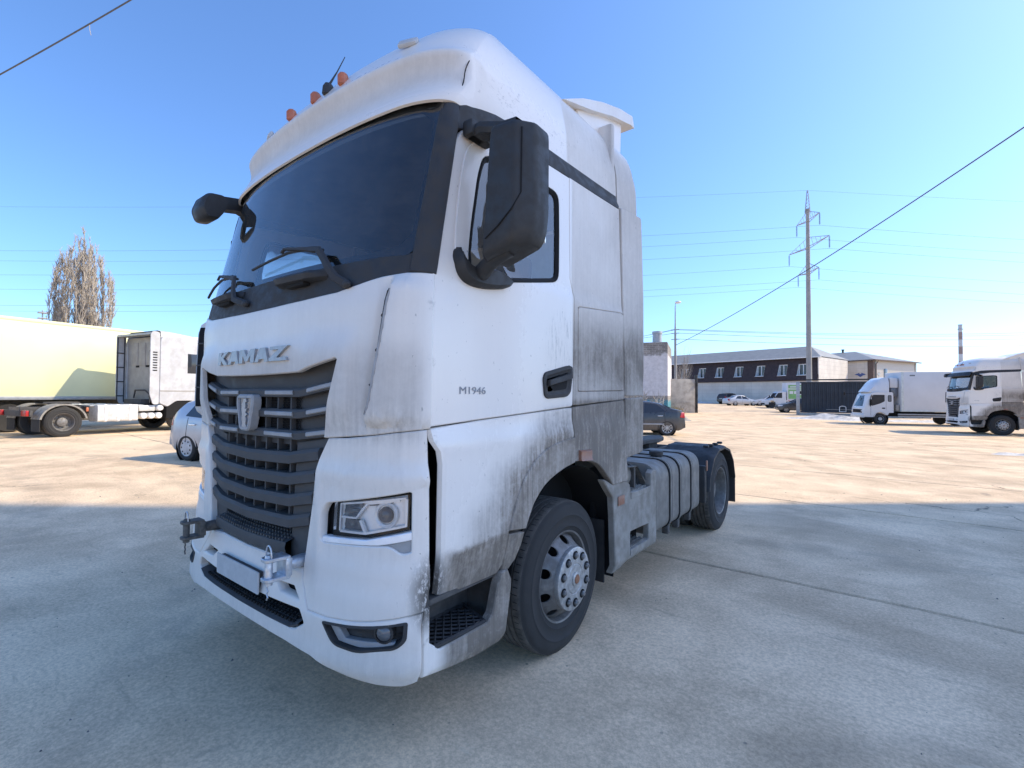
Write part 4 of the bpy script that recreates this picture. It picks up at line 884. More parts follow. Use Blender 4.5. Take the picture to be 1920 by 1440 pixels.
        M().loft([[(sx * x, y, z) for x, z in ((1.06, 1.20), (1.22, 1.12), (1.22, .95), (1.06, .95))] for y in (1.00, 1.03)], True, True).build('tank_strap', 'chassis', T)
        M().loft([[(sx * 1.23, .86, 1.135), (sx * 1.23, .90, 1.13), (sx * 1.18, .90, 1.13), (sx * 1.18, .86, 1.135)], [(sx * 1.23, 1.02, 1.13), (sx * 1.23, 1.05, 1.12), (sx * 1.18, 1.05, 1.12), (sx * 1.18, 1.02, 1.13)], [(sx * 1.235, 1.20, .99), (sx * 1.235, 1.21, .96), (sx * 1.18, 1.21, .96), (sx * 1.18, 1.20, .99)]], True, True).build('grab_rail', 'dark_iron', T)
        M().box((sx * 1.2535, .620, .868), (sx * 1.258, .735, .94), .002).build('reflector', 'orange_reflector', cv)
        # fuel tank with straps
        def tank_sec(e): return rpoly([(sx * (.60 - e), .44 - e), (sx * (1.235 + e), .44 - e), (sx * (1.235 + e), 1.095 + e), (sx * (.60 - e), 1.095 + e)], [.10, .12, .17, .10], 8)
        tk = M(); tk.loft([[(a, 1.445, b) for a, b in inset(tank_sec(0), .03)]] + [[(a, y, b) for a, b in tank_sec(0)] for y in (1.465, 2.0, 2.76)] + [[(a, 2.785, b) for a, b in inset(tank_sec(0), .03)]], True, True)
        tank = tk.build('fuel_tank', 'tank_paint', T, 40)
        for y in (1.83, 2.115, 2.48):
            for dy in (-.026, .026): M().loft([[(a, y + dy - .012, b) for a, b in tank_sec(.001)], [(a, y + dy - .012, b) for a, b in tank_sec(.007)], [(a, y + dy + .012, b) for a, b in tank_sec(.007)], [(a, y + dy + .012, b) for a, b in tank_sec(.001)]], True).build('strap_seal', 'gap_black', tank, 30)
            M().loft([[(a, y - .018, b) for a, b in tank_sec(.002)], [(a, y - .016, b) for a, b in tank_sec(.011)], [(a, y + .016, b) for a, b in tank_sec(.011)], [(a, y + .018, b) for a, b in tank_sec(.002)]], True).build('strap', 'tank_paint', tank, 30)
            M().box((sx * 1.16, y - .03, .38), (sx * 1.22, y + .03, .46), .006).build('strap_bolt', 'chassis', tank)
            M().box((sx * .46, y - .035, .42), (sx * 1.0, y + .035, .47), .006).build('tank_bearer', 'chassis', tank)
        M().lathe([(.055, 1.085), (.055, 1.105), (.07, 1.108), (.07, 1.145), (.06, 1.152), (.001, 1.152)], (sx * 1.02, 2.02, 0), 'Z', 24).build('filler_cap', 'black_plastic', tank, 40)
        # rear mudguard
        def gp(t, rr): return (3.78 + rr * 1.06 * math.cos(t), .50 + rr * math.sin(t))
        mg = M(); rg = []
        angs = [R(a) for a in range(8, 173, 4)]
        for t in angs:
            a_ = math.degrees(t); rib = .010 * (1 if (int((a_ - 8) / 4) % 6) in (0, 1) else 0); fl = .045 * max(0, math.sin(t)) ** 6
            rr = .62 + rib; y, z = gp(t, rr); z -= fl
            rg.append([(sx * .58, y, z - .03), (sx * .59, y, z), (sx * 1.17, y, z), (sx * 1.215, *[q - .008 * (1 if i else 0) for i, q in enumerate((y, z))]), (sx * 1.245, 3.78 + (y - 3.78) * .975, .5 + (z - .5) * .965), (sx * 1.245, 3.78 + (y - 3.78) * .94, .5 + (z - .5) * .92), (sx * 1.21, 3.78 + (y - 3.78) * .955, .5 + (z - .5) * .94), (sx * .60, 3.78 + (y - 3.78) * .955, .5 + (z - .5) * .94)])
        mud = mg.loft(rg, True, True).build('mudguard', 'mirror_plastic', T, 40)
        for y in (3.42, 3.62, 3.83, 4.05): M().box((sx * 1.10, y - .03, 1.075), (sx * 1.16, y + .03, 1.105), .008).build('bracket_boss', 'mirror_plastic', mud)
        M().box((sx * .60, 3.02, .46), (sx * 1.225, 3.10, .90), .02).build('front_guard', 'mirror_plastic', mud)
        M().box((sx * 1.228, 3.05, .84), (sx * 1.24, 3.085, .96), .003).build('reflector', 'orange_reflector', mud)
        M().box((sx * .62, 4.43, .24), (sx * 1.235, 4.45, .62), .004).build('mud_flap', 'rubber', mud)
    for sx in (1, -1):
        truck_wheel(T, 1.165, 0, sx); truck_wheel(T, 1.212, 3.78, sx, True)
    for sx in (1, -1):
        tl = M().box((sx * .75, 4.62, .70), (sx * 1.15, 4.68, .84), .012).build('tail_lamp', 'red_lens', T)
    M().box((-1.15, 4.56, .66), (1.15, 4.62, .88), .01).build('rear_beam', 'chassis', T)
    return T
# ---------------------------------------------------------------- ground: a gently graded concrete yard
def ground_z(x, y):
    v = Vector((x - CAMP.x, y - CAMP.y, 0)); r, d = v.dot(RH), v.dot(FH)
    a = interp(r, [-60, -15, -7.6, -3, 4, 25, 60], [.3, .22, .14, .02, 0, -.2, -.3])
    if r > 0: a *= 1 - sstep(d, 34, 58)
    return a + interp(d, [0, 12, 20, 42, 52, 62, 76, 120, 1500], [0, 0, .03, .12, .16, .42, .58, .9, 4.0])
def at(r, d, dz=0.0):
    p = yard(r, d); p.z = ground_z(p.x, p.y) + dz; return p

def concrete_mat(name, tone=1.0, lines=False):
    t = NT(name); tc = t.tc()
    big = t.noise(tc, .16, 5, .55, .4); mid = t.noise(t.scale(tc, 1, (5, 2, 0)), .9, 7, .62, .3); fine = t.noise(tc, 46, 6, .74); grit = t.noise(tc, 150, 3, .7)
    track = t.noise(t.scale(tc, (.6, 1.3, 1), (0, 0, 0), (0, 0, R(-12))), .55, 5, .6, .5)
    c = t.mix(t.mapr(mid, .3, .7), (0.538 * tone, 0.404 * tone, 0.267 * tone), (0.855 * tone, 0.653 * tone, 0.440 * tone))
    c = t.mix(t.mapr(big, .42, .68, 0, .55), c, (0.860 * tone, 0.669 * tone, 0.443 * tone))
    c = t.mix(t.mapr(track, .50, .68, 0, .42), c, (0.439 * tone, 0.337 * tone, 0.231 * tone))
    c = t.mix(1.0, c, t.mapr(fine, .28, .72, .76, 1.20), 'MULTIPLY')
    c = t.mix(1.0, c, t.mapr(grit, .3, .7, .92, 1.07), 'MULTIPLY')
    # curved tyre marks
    X, Y, Z = t.xyz(tc)
    for cx_, cy_, rad, wd, st in ((-9.0, -14.5, 15.2, .16, .30), (-9.0, -14.5, 13.3, .16, .26), (14.0, -9.0, 12.6, .15, .22), (14.0, -9.0, 14.5, .15, .22), (-2.0, 24.0, 21.0, .2, .25), (-2.0, 24.0, 18.9, .2, .25), (3.0, 30.0, 19.0, .2, .25)):
        rr = t.math('SQRT', t.math('ADD', t.math('POWER', t.math('SUBTRACT', X, cx_), 2.0), t.math('POWER', t.math('SUBTRACT', Y, cy_), 2.0)))
        dd = t.math('ABSOLUTE', t.math('SUBTRACT', t.math('ADD', rr, t.math('MULTIPLY', mid, .25)), rad))
        mk = t.math('MULTIPLY', t.math('MULTIPLY', t.mapr(dd, wd * 1.5, wd * .6), t.mapr(t.noise(tc, 2.2, 5, .7), .38, .62)), st)
        c = t.mix(mk, c, (0.268 * tone, 0.224 * tone, 0.172 * tone))
    # pits, oil drips, pale scuffs
    pit = t.mapr(t.voro(t.scale(tc, (1, 1, .2), (.3, .1, 0)), 8.0), .10, .05)
    sel = t.mapr(t.noise(tc, 1.3, 3, .6), .50, .62)
    c = t.mix(t.math('MULTIPLY', t.math('MULTIPLY', pit, sel), .65), c, (.10, .10, .10))
    oil = t.mapr(t.noise(t.scale(tc, 1, (11, 4, 0)), .75, 4, .6, .8), .66, .74)
    c = t.mix(t.math('MULTIPLY', oil, .45), c, (.13, .128, .125))
    scuff = t.mapr(t.noise(t.scale(tc, (1.3, 3.0, 1), (2, 0, 0), (0, 0, R(30))), 2.3, 6, .7, .4), .62, .70)
    c = t.mix(t.math('MULTIPLY', scuff, .38), c, (.80, .66, .47))
    wv = t.n.new('ShaderNodeVectorMath'); wv.operation = 'ADD'; t.put(wv.inputs[0], tc)
    nv = t.n.new('ShaderNodeTexNoise'); t.put(nv.inputs['Vector'], tc); nv.inputs['Scale'].default_value = 1.6; nv.inputs['Detail'].default_value = 6
    t.l.new(nv.outputs[1], wv.inputs[1])
    crk = t.math('MULTIPLY', t.mapr(t.voro(t.scale(wv.outputs[0], (.16, .22, .01)), 1.0, 'DISTANCE_TO_EDGE'), .0035, .0010), t.mapr(t.noise(t.scale(tc, 1, (7.3, 2.1, 0)), .33, 3, .5), .50, .58))
    c = t.mix(t.math('MULTIPLY', crk, .75), c, (.10, .085, .065))
    strk = t.mapr(t.noise(t.scale(tc, (1.4, 7.0, 1), (1, 3, 0), (0, 0, R(-62))), 1.5, 7, .72, .3), .56, .70)
    c = t.mix(t.math('MULTIPLY', strk, .30), c, (.26 * tone, .21 * tone, .15 * tone))
    t.set(c, t.mapr(mid, .3, .7, .95, .82), 0, .25)
    h = t.math('ADD', t.math('MULTIPLY', fine, .6), t.math('ADD', t.math('MULTIPLY', grit, .35), t.math('MULTIPLY', pit, -.8)))
    t.bump(h, .40, .005)
    return t
concrete_mat('concrete', 1.0); concrete_mat('joint_dirt', .32)

def sheet(name, mat, xs, ys, dz=0.0, kind='structure', parent=None, edge=0.0, wob=None):
    m = M(); nx, ny = len(xs), len(ys)
    for j, y in enumerate(ys):
        for i, x in enumerate(xs):
            z = ground_z(x, y) + dz
            if edge and (i in (0, nx - 1) or j in (0, ny - 1)): z -= edge
            yy = y + (wob(x, y) if wob and j in (0, 1, ny - 2, ny - 1) else 0); m.v.append((x, yy, z))
    m.f = [(j * nx + i, j * nx + i + 1, (j + 1) * nx + i + 1, (j + 1) * nx + i) for j in range(ny - 1) for i in range(nx - 1)]
    o = m.build(name, mat, parent, 18, False)
    if kind: o['kind'] = kind
    return o
def spread(lim, near, n):
    a = []
    for k in range(-n, n + 1): t = k / n; a.append(math.copysign(abs(t) * near + (lim - near) * abs(t) ** 4, t))
    return a
gs = spread(1400, 90, 60)
ground = sheet('ground', 'concrete', [x + 0 for x in gs], [y + 20 for y in gs], -.022)
def wobble(x, y): return .012 * math.sin(x * 2.1 + y) + .008 * math.sin(x * 5.3 + 2 * y) + .006 * math.sin(x * 11.7)
cuts = [-29.7, -25.7, -21.7, -17.7, -13.7, 2.3, 6.3, 10.3, 14.4, 18.6, 22.8, 27.0, 31.2, 35.4, 39.6, 43.8, 48.0]
for k in range(len(cuts) - 1):
    y0, y1 = cuts[k] + .011, cuts[k + 1] - .011
    for x0, x1 in ((-40, -16.02), (-15.98, 9.98), (10.02, 40)):
        nx = int((x1 - x0) / .35); e = .018
        xs = [x0, x0 + e] + [x0 + (x1 - x0) * i / nx for i in range(1, nx)] + [x1 - e, x1]
        nyy = max(4, int((y1 - y0) / .8)); ys = [y0, y0 + e] + [y0 + (y1 - y0) * i / nyy for i in range(1, nyy)] + [y1 - e, y1]
        sheet('slab', 'concrete', xs, ys, 0, None, ground, .016, wobble)
jd = sheet('joint_bed', 'joint_dirt', [-40 + 2 * i for i in range(41)], [-29 + 2 * i for i in range(39)], -.012, None, ground)

# pebbles and grit scattered on the concrete: too many to count
rnd = random.Random(3); gm = M()
for k in range(420):
    r, d = rnd.uniform(-8, 9), 1.6 + 11 * rnd.random() ** 1.3; p = at(r, d); s = rnd.choice((.003, .004, .004, .005, .006, .009)) * rnd.uniform(.7, 1.3)
    n = 5; a0 = rnd.random() * 6
    base = [(p.x + s * math.cos(a0 + 2 * math.pi * i / n) * rnd.uniform(.7, 1.3), p.y + s * math.sin(a0 + 2 * math.pi * i / n) * rnd.uniform(.7, 1.3), p.z - .001) for i in range(n)]
    top = [(p.x + (b[0] - p.x) * .5, p.y + (b[1] - p.y) * .5, p.z + s * rnd.uniform(.5, .9)) for b in base]
    gm.loft([base, top], True, True)
simple('grit', (.17, .165, .16), .9, sc=30, var=.4)
g = gm.build('grit', 'grit', None, 0); tag(g, 'dark grit and crumbs scattered over the yard concrete', 'grit', None, 'stuff')

# ---------------------------------------------------------------- building materials
def brick_mat(name, c1, c2, mortar, sc, paint=None):
    t = NT(name); tc = t.tc(); X, Y, Z = t.xyz(tc)
    cb = t.n.new('ShaderNodeCombineXYZ'); t.put(cb.inputs[0], t.math('ADD', X, Y)); t.put(cb.inputs[1], Z)
    b = t.n.new('ShaderNodeTexBrick'); t.put(b.inputs['Vector'], cb.outputs[0]); b.inputs['Scale'].default_value = sc
    b.inputs['Color1'].default_value = (*c1, 1); b.inputs['Color2'].default_value = (*c2, 1); b.inputs['Mortar'].default_value = (*mortar, 1)
    b.inputs['Mortar Size'].default_value = .018; b.inputs['Brick Width'].default_value = .52; b.inputs['Row Height'].default_value = .17
    n = t.noise(tc, 1.2, 6, .65); c = t.mix(1.0, b.outputs[0], t.mapr(n, .3, .7, .75, 1.2), 'MULTIPLY')
    if paint:
        for col, lo, hi in paint:
            f = t.math('MULTIPLY', t.mapr(Z, lo - .15, lo + .05), t.mapr(t.math('ADD', Z, t.math('MULTIPLY', n, 1.4)), hi + .95, hi + .65))
            c = t.mix(f, c, t.mix(1.0, col, t.mapr(t.noise(tc, 3, 6, .7), .3, .7, .85, 1.08), 'MULTIPLY'))
    t.set(c, .9, 0, .2); t.bump(b.outputs['Fac'], .4, -.01); return t
def clad_mat(name, col, line, sx, sz, rough=.5):
    t = NT(name); tc = t.tc(); X, Y, Z = t.xyz(tc)
    def ln(v, per, w):
        f = t.math('FRACT', t.math('DIVIDE', v, per)); return t.math('LESS_THAN', f, w / per)
    m = t.math('MAXIMUM', ln(X, sx, .03), ln(Z, sz, .03))
    n = t.noise(tc, .6, 5, .6); c = t.mix(1.0, col, t.mapr(n, .3, .7, .9, 1.08), 'MULTIPLY')
    t.set(t.mix(m, c, line), rough, 0, .3); t.bump(m, .4, -.01); return t
brick_mat('white_brick', (.30, .275, .25), (.22, .205, .19), (.40, .38, .36), 1.0, [((.66, .635, .64), 1.75, 5.25), ((.10, .27, .33), -1, 1.15)])
clad_mat('white_cladding', (.66, .615, .555), (.50, .465, .42), 1.2, .6)
simple('roof_dark', (.052, .036, .036), .85, sc=3, var=.25, bump=.4, bsc=12)
simple('roof_metal', (.235, .235, .22), .5, .1, sc=1.5)
simple('white_frame', (.80, .80, .80), .5)
simple('brown_trim', (.12, .085, .075), .7)
simple('soffit_white', (.78, .77, .75), .6)
simple('cheek', (.62, .66, .64), .7)
simple('old_concrete', (.37, .345, .315), .92, sc=1.6, var=.35, bump=.5, bsc=9, dust=.5, dcol=(.40, .38, .34))
simple('pole_concrete', (.34, .335, .32), .85, sc=1.2, var=.1)
simple('black_steel', (.02, .02, .022), .6)
simple('gate_blue', (.030, .040, .055), .55, .2, sc=.8, var=.18)
simple('galvanised', (.40, .41, .42), .5, .5, sc=6)
simple('wire', (.09, .09, .10), .6)
simple('insulator', (.12, .13, .14), .3)
simple('blue_sign', (.05, .10, .30), .5)
simple('building_wall', (.42, .40, .37), .85, sc=1)
simple('bark', (.30, .26, .225), .95, sc=4, var=.25)
simple('twig', (.42, .372, .31), .95, sc=4, var=.25)
simple('snow_dirty', (.62, .60, .57), .9, sc=3, var=.2, bump=.6, bsc=10)
simple('spoil', (.36, .32, .27), .95, sc=2.5, var=.3, bump=.7, bsc=10)
simple('dry_grass', (.34, .26, .15), .95, sc=5, var=.3)
simple('chimney_red', (.30, .225, .21), .8, sc=.4); simple('chimney_white', (.52, .54, .56), .8, sc=.4)
t = NT('window_dark'); t.set((.03, .035, .045), .08, 0, .6)

def oriented(o, d): return math.atan2(d.y, d.x)
# ---------------------------------------------------------------- unseen block right of the frame, added for foreground shade, slimmed for ground bounce
B = empty('shade_block', yard(33, 3.2), oriented(0, FH), 'tall pale unseen building beside the yard, shaped to shade the foreground', 'building')
Lb, Hb = 6.8, 40
M().box((0, -14, -.3), (Lb, 0, Hb), 0).build('wall', 'building_wall', B)
M().box((-.25, -14.25, Hb), (Lb + .25, .25, Hb + .5), .05).build('parapet', 'building_wall', B)
w0 = None
for fl in range(13):
    for k in range(2):
        x, z = 1.7 + k * 3.4, 1.3 + fl * 2.95
        if w0 is None:
            w0 = M().box((-.75, -.02, -.75), (.75, .03, .75), .01).build('window', 'white_frame', B); p0 = M().box((-.66, .02, -.66), (.66, .035, .66)).build('pane', 'window_dark', w0); w0.location = (x, 0, z)
        else:
            w = w0.copy(); COL.objects.link(w); w.parent = B; w.location = (x, 0, z); q = p0.copy(); COL.objects.link(q); q.parent = w

# ---------------------------------------------------------------- long building with the dark mansard storey
pL, pR = at(32.62, 83.1), at(43.06, 69.71); fd = (pR - pL); fd.z = 0; fd.normalize()
o0 = pR + fd * 1.6; o0.z = ground_z(pR.x, pR.y) - .1
B = empty('long_building', o0, oriented(0, fd), 'long low building with dark mansard storey, dormer windows and pale hipped roof', 'building')
# local: x from -LEN..0 along the facade, y = depth (positive away), z up
LEN, DEP = 34.0, 12.0
sgn = 1 if Vector((-fd.y, fd.x)).dot(Vector((FH.x, FH.y))) > 0 else -1
def bl(x, y, z): return (x, sgn * y, z)
M().box(bl(-LEN, .25, -1), bl(0, DEP, 3.9)).build('wall', 'white_cladding', B)
seam = None
wu = [(a - 960) / 891.48 for a in (1281.4, 1312.9, 1346.5, 1382.5, 1423, 1465, 1502)]
wx = []
cam2 = Vector((CAMP.x, CAMP.y, 0))
for t_ in wu:
    # where the sight line to this window meets the facade
    dr = RH * t_ + FH; den = dr.x * (-fd.y) + dr.y * fd.x; q = o0 - cam2; s_ = (q.x * (-fd.y) + q.y * fd.x) / den; P = cam2 + dr * s_; wx.append((P - o0).dot(fd))
def mans(x, z, d): return bl(x, interp(z, [3.8, 7.2], [-.15, 1.25]) - d, z)
holes = [[(x - .62, 4.55), (x + .62, 4.55), (x + .62, 6.25), (x - .62, 6.25)] for x in wx]
panel('mansard_slope', 'roof_dark', B, [(-LEN, 3.8), (0, 3.8), (0, 7.2), (-LEN, 7.2)], mans, holes, cell=3.0, thick=.25, ch=0)
M().box(bl(-LEN, 1.3, 3.9), bl(-.02, DEP - .1, 7.2)).build('upper_wall', 'white_cladding', B)
for x in wx:
    Wn = empty('dormer_window'); Wn.parent = B
    for s_ in (-1, 1): M().add([bl(x + s_ * .62, mansy - .02, z) for mansy, z in ((-.15 + .309, 4.55), (1.25, 4.55), (1.25, 6.25), (.859, 6.25))] + [bl(x + s_ * .60, mansy, z) for mansy, z in ((-.15 + .309, 4.55), (1.25, 4.55), (1.25, 6.25), (.859, 6.25))], [(0, 1, 2, 3), (7, 6, 5, 4), (0, 4, 5, 1), (1, 5, 6, 2), (2, 6, 7, 3), (3, 7, 4, 0)]).build('cheek', 'cheek', Wn, 0)
    M().box(bl(x - .66, -.02, 4.50), bl(x + .66, 1.2, 4.56)).build('sill', 'white_frame', Wn)
    fr = M()
    for a, b, c, d in ((-.6, -.5, 4.56, 6.25), (.5, .6, 4.56, 6.25), (-.05, .05, 4.6, 6.2), (-.6, .6, 4.56, 4.66), (-.6, .6, 6.15, 6.25)): fr.box(bl(x + a, .74 if False else .95, c), bl(x + b, 1.05, d))
    fr.build('frame', 'white_frame', Wn, 0)
    M().box(bl(x - .55, 1.0, 4.6), bl(x + .55, 1.04, 6.2)).build('pane', 'window_dark', Wn)
# roof: hipped sheet metal
rf = M(); e = .5; z0, z1 = 7.25, 9.35
pts = [bl(-LEN - e, .75, z0), bl(e * .3, .75, z0), bl(e * .3, DEP + e, z0), bl(-LEN - e, DEP + e, z0), bl(-LEN + 6, 6.4, z1), bl(-3.2, 6.4, z1)]
rf.add(pts, [(0, 1, 5, 4), (1, 2, 5), (2, 3, 4, 5), (3, 0, 4), (0, 3, 2, 1)]); rf.build('roof', 'roof_metal', B, 20)
M().box(bl(-LEN - e, .55, 7.12), bl(.2, .80, 7.27)).build('eave', 'soffit_white', B)
M().box(bl(-.05, .2, 3.9), bl(.06, DEP, 7.15)).build('gable_siding', 'white_cladding', B)
M().box(bl(-1.4, -.05, 3.78), bl(.1, .3, 3.9)).build('ledge', 'soffit_white', B)
M().box(bl(-LEN, .18, 3.70), bl(0, .26, 3.82)).build('drip_board', 'brown_trim', B)

# ---------------------------------------------------------------- clad building at its right, two faces and a hipped roof
c0 = at(57, 75); c0.z = .35
ld = (RH * -.458 + FH * .889); ld.normalize()
B = empty('clad_building', c0, oriented(0, ld), 'white clad two storey building with brown corner strip and hipped metal roof', 'building')
rd = RH * .889 + FH * .458; sgn2 = 1 if (ld.x * rd.y - ld.y * rd.x) > 0 else -1
def cl(a, b, z): return (a, sgn2 * b, z)      # a along the left face (away), b along the right face
A_, B_ = 20.0, 13.6
M().box(cl(0, 0, -1.5), cl(A_, B_, 7.3)).build('wall', 'white_cladding', B)
M().box(cl(-.06, -.06, -1.5), cl(.75, .4, 7.2)).build('corner_strip', 'brown_trim', B)
M().box(cl(-.07, .4, -1.5), cl(.3, .95, 7.2)).build('corner_strip', 'roof_metal', B)
M().box(cl(-.05, B_ - .5, -1.5), cl(.3, B_ + .05, 7.2)).build('end_strip', 'roof_metal', B)
rf = M(); e = .55
rf.add([cl(-e, -e, 7.35), cl(A_ + e, -e, 7.35), cl(A_ + e, B_ + e, 7.35), cl(-e, B_ + e, 7.35), cl(6.0, B_ / 2, 9.4), cl(A_ - 4, B_ / 2, 9.4)], [(0, 1, 5, 4), (1, 2, 5), (2, 3, 4, 5), (3, 0, 4), (0, 3, 2, 1)]); rf.build('roof', 'roof_metal', B, 20)
M().box(cl(-e, -e - .05, 7.2), cl(A_ + e, -e + .12, 7.37)).build('gutter', 'brown_trim', B)
M().box(cl(-e - .05, -e, 7.2), cl(-e + .12, B_ + e, 7.37)).build('gutter', 'brown_trim', B)
M().tube([cl(-.5, .6, 7.3), cl(-.3, .65, 6.9), cl(-.12, .65, 6.7), cl(-.12, .65, 0)], .06, 8).build('downpipe', 'brown_trim', B)
M().lathe([(.16, 9.3), (.16, 9.75), (.24, 9.78), (.24, 9.95)], (cl(8, B_ / 2, 0)[0], cl(8, B_ / 2, 0)[1], 0), 'Z', 12, True).build('roof_vent', 'black_steel', B)
M().box(cl(-.05, 3.2, 4.2), cl(.05, 4.2, 6.0), .02).build('window', 'window_dark', B)
for nm, poly in (('wing_sign', [(0, 0), (.9, .35), (.9, .12), (1.25, .12), (1.25, .35), (2.15, 0), (1.5, -.2), (1.3, -.38), (1.08, -.5), (.86, -.38), (.66, -.2)]),):
    m = M(); q = [cl(.95 + a * .8, -.03, 5.05 + b * .8) for a, b in poly]; q2 = [cl(.95 + a * .8, -.001, 5.05 + b * .8) for a, b in poly]; m.loft([q, q2], True, True); m.build(nm, 'blue_sign', B, 0)
    m = M(); q = [cl(-.03, 1.15 + a * .5, 5.15 + b * .8) for a, b in poly]; q2 = [cl(-.001, 1.15 + a * .5, 5.15 + b * .8) for a, b in poly]; m.loft([q, q2], True, True); m.build(nm, 'galvanised', B, 0)
# outside stair between the two buildings
S0 = at(49.6, 76.5); S0.z = .35
St = empty('outside_stair', S0, oriented(0, ld), 'outside steel stair with landing and dark canopy between the buildings', 'stair')
def sl(a, b, z): return (a, sgn2 * b, z)
M().box(sl(1, -2.0, 3.5), sl(4.6, -.4, 3.65)).build('landing', 'old_concrete', St)
M().box(sl(2.2, -.5, 3.7), sl(3.6, -.35, 6.2)).build('door', 'brown_trim', St)
M().loft([[sl(1.2, -.5, 6.9), sl(4.4, -.5, 6.9), sl(4.2, -1.2, 4.8), sl(1.6, -1.2, 4.8)], [sl(1.2, -.4, 6.9), sl(4.4, -.4, 6.9), sl(4.2, -1.1, 4.8), sl(1.6, -1.1, 4.8)]], True, True).build('canopy', 'roof_dark', St, 0)
m = M()
for z in (4.1, 4.6): m.tube([sl(4.6, -2, z), sl(1, -2, z), sl(-3.8, -2, z - 3.4)], .035, 6)
for a in (4.6, 2.8, 1.0, -.6, -2.2, -3.8): zz = 3.6 if a > 1 else 3.6 + (a - 1) * .708; m.tube([sl(a, -2, zz), sl(a, -2, zz + 1.05)], .035, 6)
m.build('railing', 'galvanised', St)
for k in range(16): M().box(sl(.8 - .3 * k, -2.0, 3.3 - .212 * k), sl(1.08 - .3 * k, -1.0, 3.34 - .212 * k)).build('tread', 'galvanised', St)

# ---------------------------------------------------------------- white brick hut with pipe
hp = at(13.76, 42.0); fx = (RH * -.93 + FH * .36).normalized()
B = empty('brick_hut', Vector((hp.x, hp.y, .05)), oriented(0, fx), 'white painted brick hut with bare top courses and teal plinth', 'building')
sd = RH * .36 + FH * .93; s3 = 1 if (fx.x * sd.y - fx.y * sd.x) > 0 else -1
M().box((0, 0, -.5), (9, s3 * 7, 6.42)).build('wall', 'white_brick', B)
M().box((.02, s3 * .02, 6.38), (8.95, s3 * 6.95, 6.5), .03).build('parapet', 'old_concrete', B)
M().lathe([(.42, 6.4), (.40, 7.3), (.46, 7.32), (.44, 7.55)], (.95, s3 * .9, 0), 'Z', 14, True).build('vent_pipe', 'galvanised', B)

# ---------------------------------------------------------------- concrete wall, gate post, sliding gate
a, b = at(16.0, 47.2), at(18.25, 47.45); wd = (b - a); wd.z = 0; Lw = wd.length
B = empty('concrete_wall', Vector((a.x, a.y, .08)), oriented(0, wd), 'stained grey concrete wall panel beside the brick hut', 'wall')
M().box((-1.2, -.1, -.5), (Lw, .1, 3.35), .03).build('panel', 'old_concrete', B)
M().box((-1.2, -.125, 1.02), (Lw, -.10, 1.06)).build('board_mark', 'old_concrete', B)
P = empty('gate_post', Vector((b.x, b.y, .1)), oriented(0, wd), 'black steel gate post at the end of the concrete wall', 'post')
M().box((.0, -.18, -.3), (.22, .16, 3.75), .01).build('post', 'black_steel', P)
for z in (.6, 1.7, 2.8): M().tube([(.11, -.26, z - .12), (.11, -.26, z + .12)], .07, 8).build('hinge', 'black_steel', P)
gl, gr_ = at(28.1, 46.2), at(36.5, 41.5); gd = (gr_ - gl); gd.z = 0; Lg = gd.length; gd.normalize()
B = empty('sliding_gate', Vector((gl.x, gl.y, .02)), oriented(0, gd), 'dark blue corrugated sliding gate behind the white box truck', 'gate')
prof = []; x = 0.0
while x < Lg: prof += [(x, 0), (x + .12, 0), (x + .16, -.06), (x + .28, -.06)]; x += .32
M().loft([[(a_, b_, .35) for a_, b_ in prof], [(a_, b_, 3.05) for a_, b_ in prof]], False).build('sheet', 'gate_blue', B, 20)
M().box((-.1, -.12, 3.05), (Lg, .08, 3.17), .01).build('top_rail', 'gate_blue', B)
M().box((-.1, -.12, .22), (Lg, .08, .36), .01).build('bottom_rail', 'gate_blue', B)
M().box((0, .04, 1.6), (Lg, .1, 1.7)).build('mid_rail', 'gate_blue', B)
M().box((-.42, -.15, -.3), (-.12, .15, 3.2), .01).build('end_post', 'galvanised', B)
M().box((.1, -.06, 3.3), (6.0, .06, 3.42), .01).build('guide_beam', 'black_steel', B); M().box((5.9, -.06, 2.9), (6.1, .06, 3.45), .01).build('guide_arm', 'black_steel', B)
M().tube([(3.05, -.16, .35), (3.05, -.16, .75)] + [(3.3 + .25 * math.cos(t), -.16, .75 + .12 * math.sin(t)) for t in [math.pi * (1 - k / 6) for k in range(7)]] + [(3.55, -.16, .75), (3.55, -.16, .35), (3.05, -.16, .35)], .03, 6).build('lock_hoop', 'white_frame', B)
M().box((2.0, -.14, .52), (4.4, -.12, .55)).build('lock_bar', 'galvanised', B)
fb = empty('gate_footing', Vector((gl.x, gl.y, 0)), oriented(0, gd), 'low pale concrete footing under the corrugated gate', 'footing'); M().box((-.2, -.35, -.4), (Lg, .3, .20), .03).build('block', 'old_concrete', fb)

# ---------------------------------------------------------------- far chimney
cp = yard(945 / 1.0 * .4, 420); cp = yard((1802.5 - 960) / 891.48 * 420, 420)
B = empty('chimney', Vector((cp.x, cp.y, 0)), 0, 'tall far factory chimney with red and white bands', 'chimney')
zt = 66.5; nb = 10
for k in range(nb):
    z0, z1 = zt - (k + 1) * 6.5, zt - k * 6.5; r0, r1 = 1.75 - z0 * .005, 1.75 - z1 * .005
    M().lathe([(r0, z0), (r1, z1)], (0, 0, 0), 'Z', 20, k == 0).build('band', 'chimney_red' if k % 2 else 'chimney_white', B, 60)
M().lathe([(1.5, zt - 4.3), (1.95, zt - 4.2), (1.95, zt - 3.6), (1.45, zt - 3.5)], (0, 0, 0), 'Z', 20).build('gallery', 'galvanised', B)
M().lathe([(1.4, zt - .4), (1.6, zt - .3), (1.6, zt + .3), (1.3, zt + .35)], (0, 0, 0), 'Z', 20, True).build('rim', 'galvanised', B)
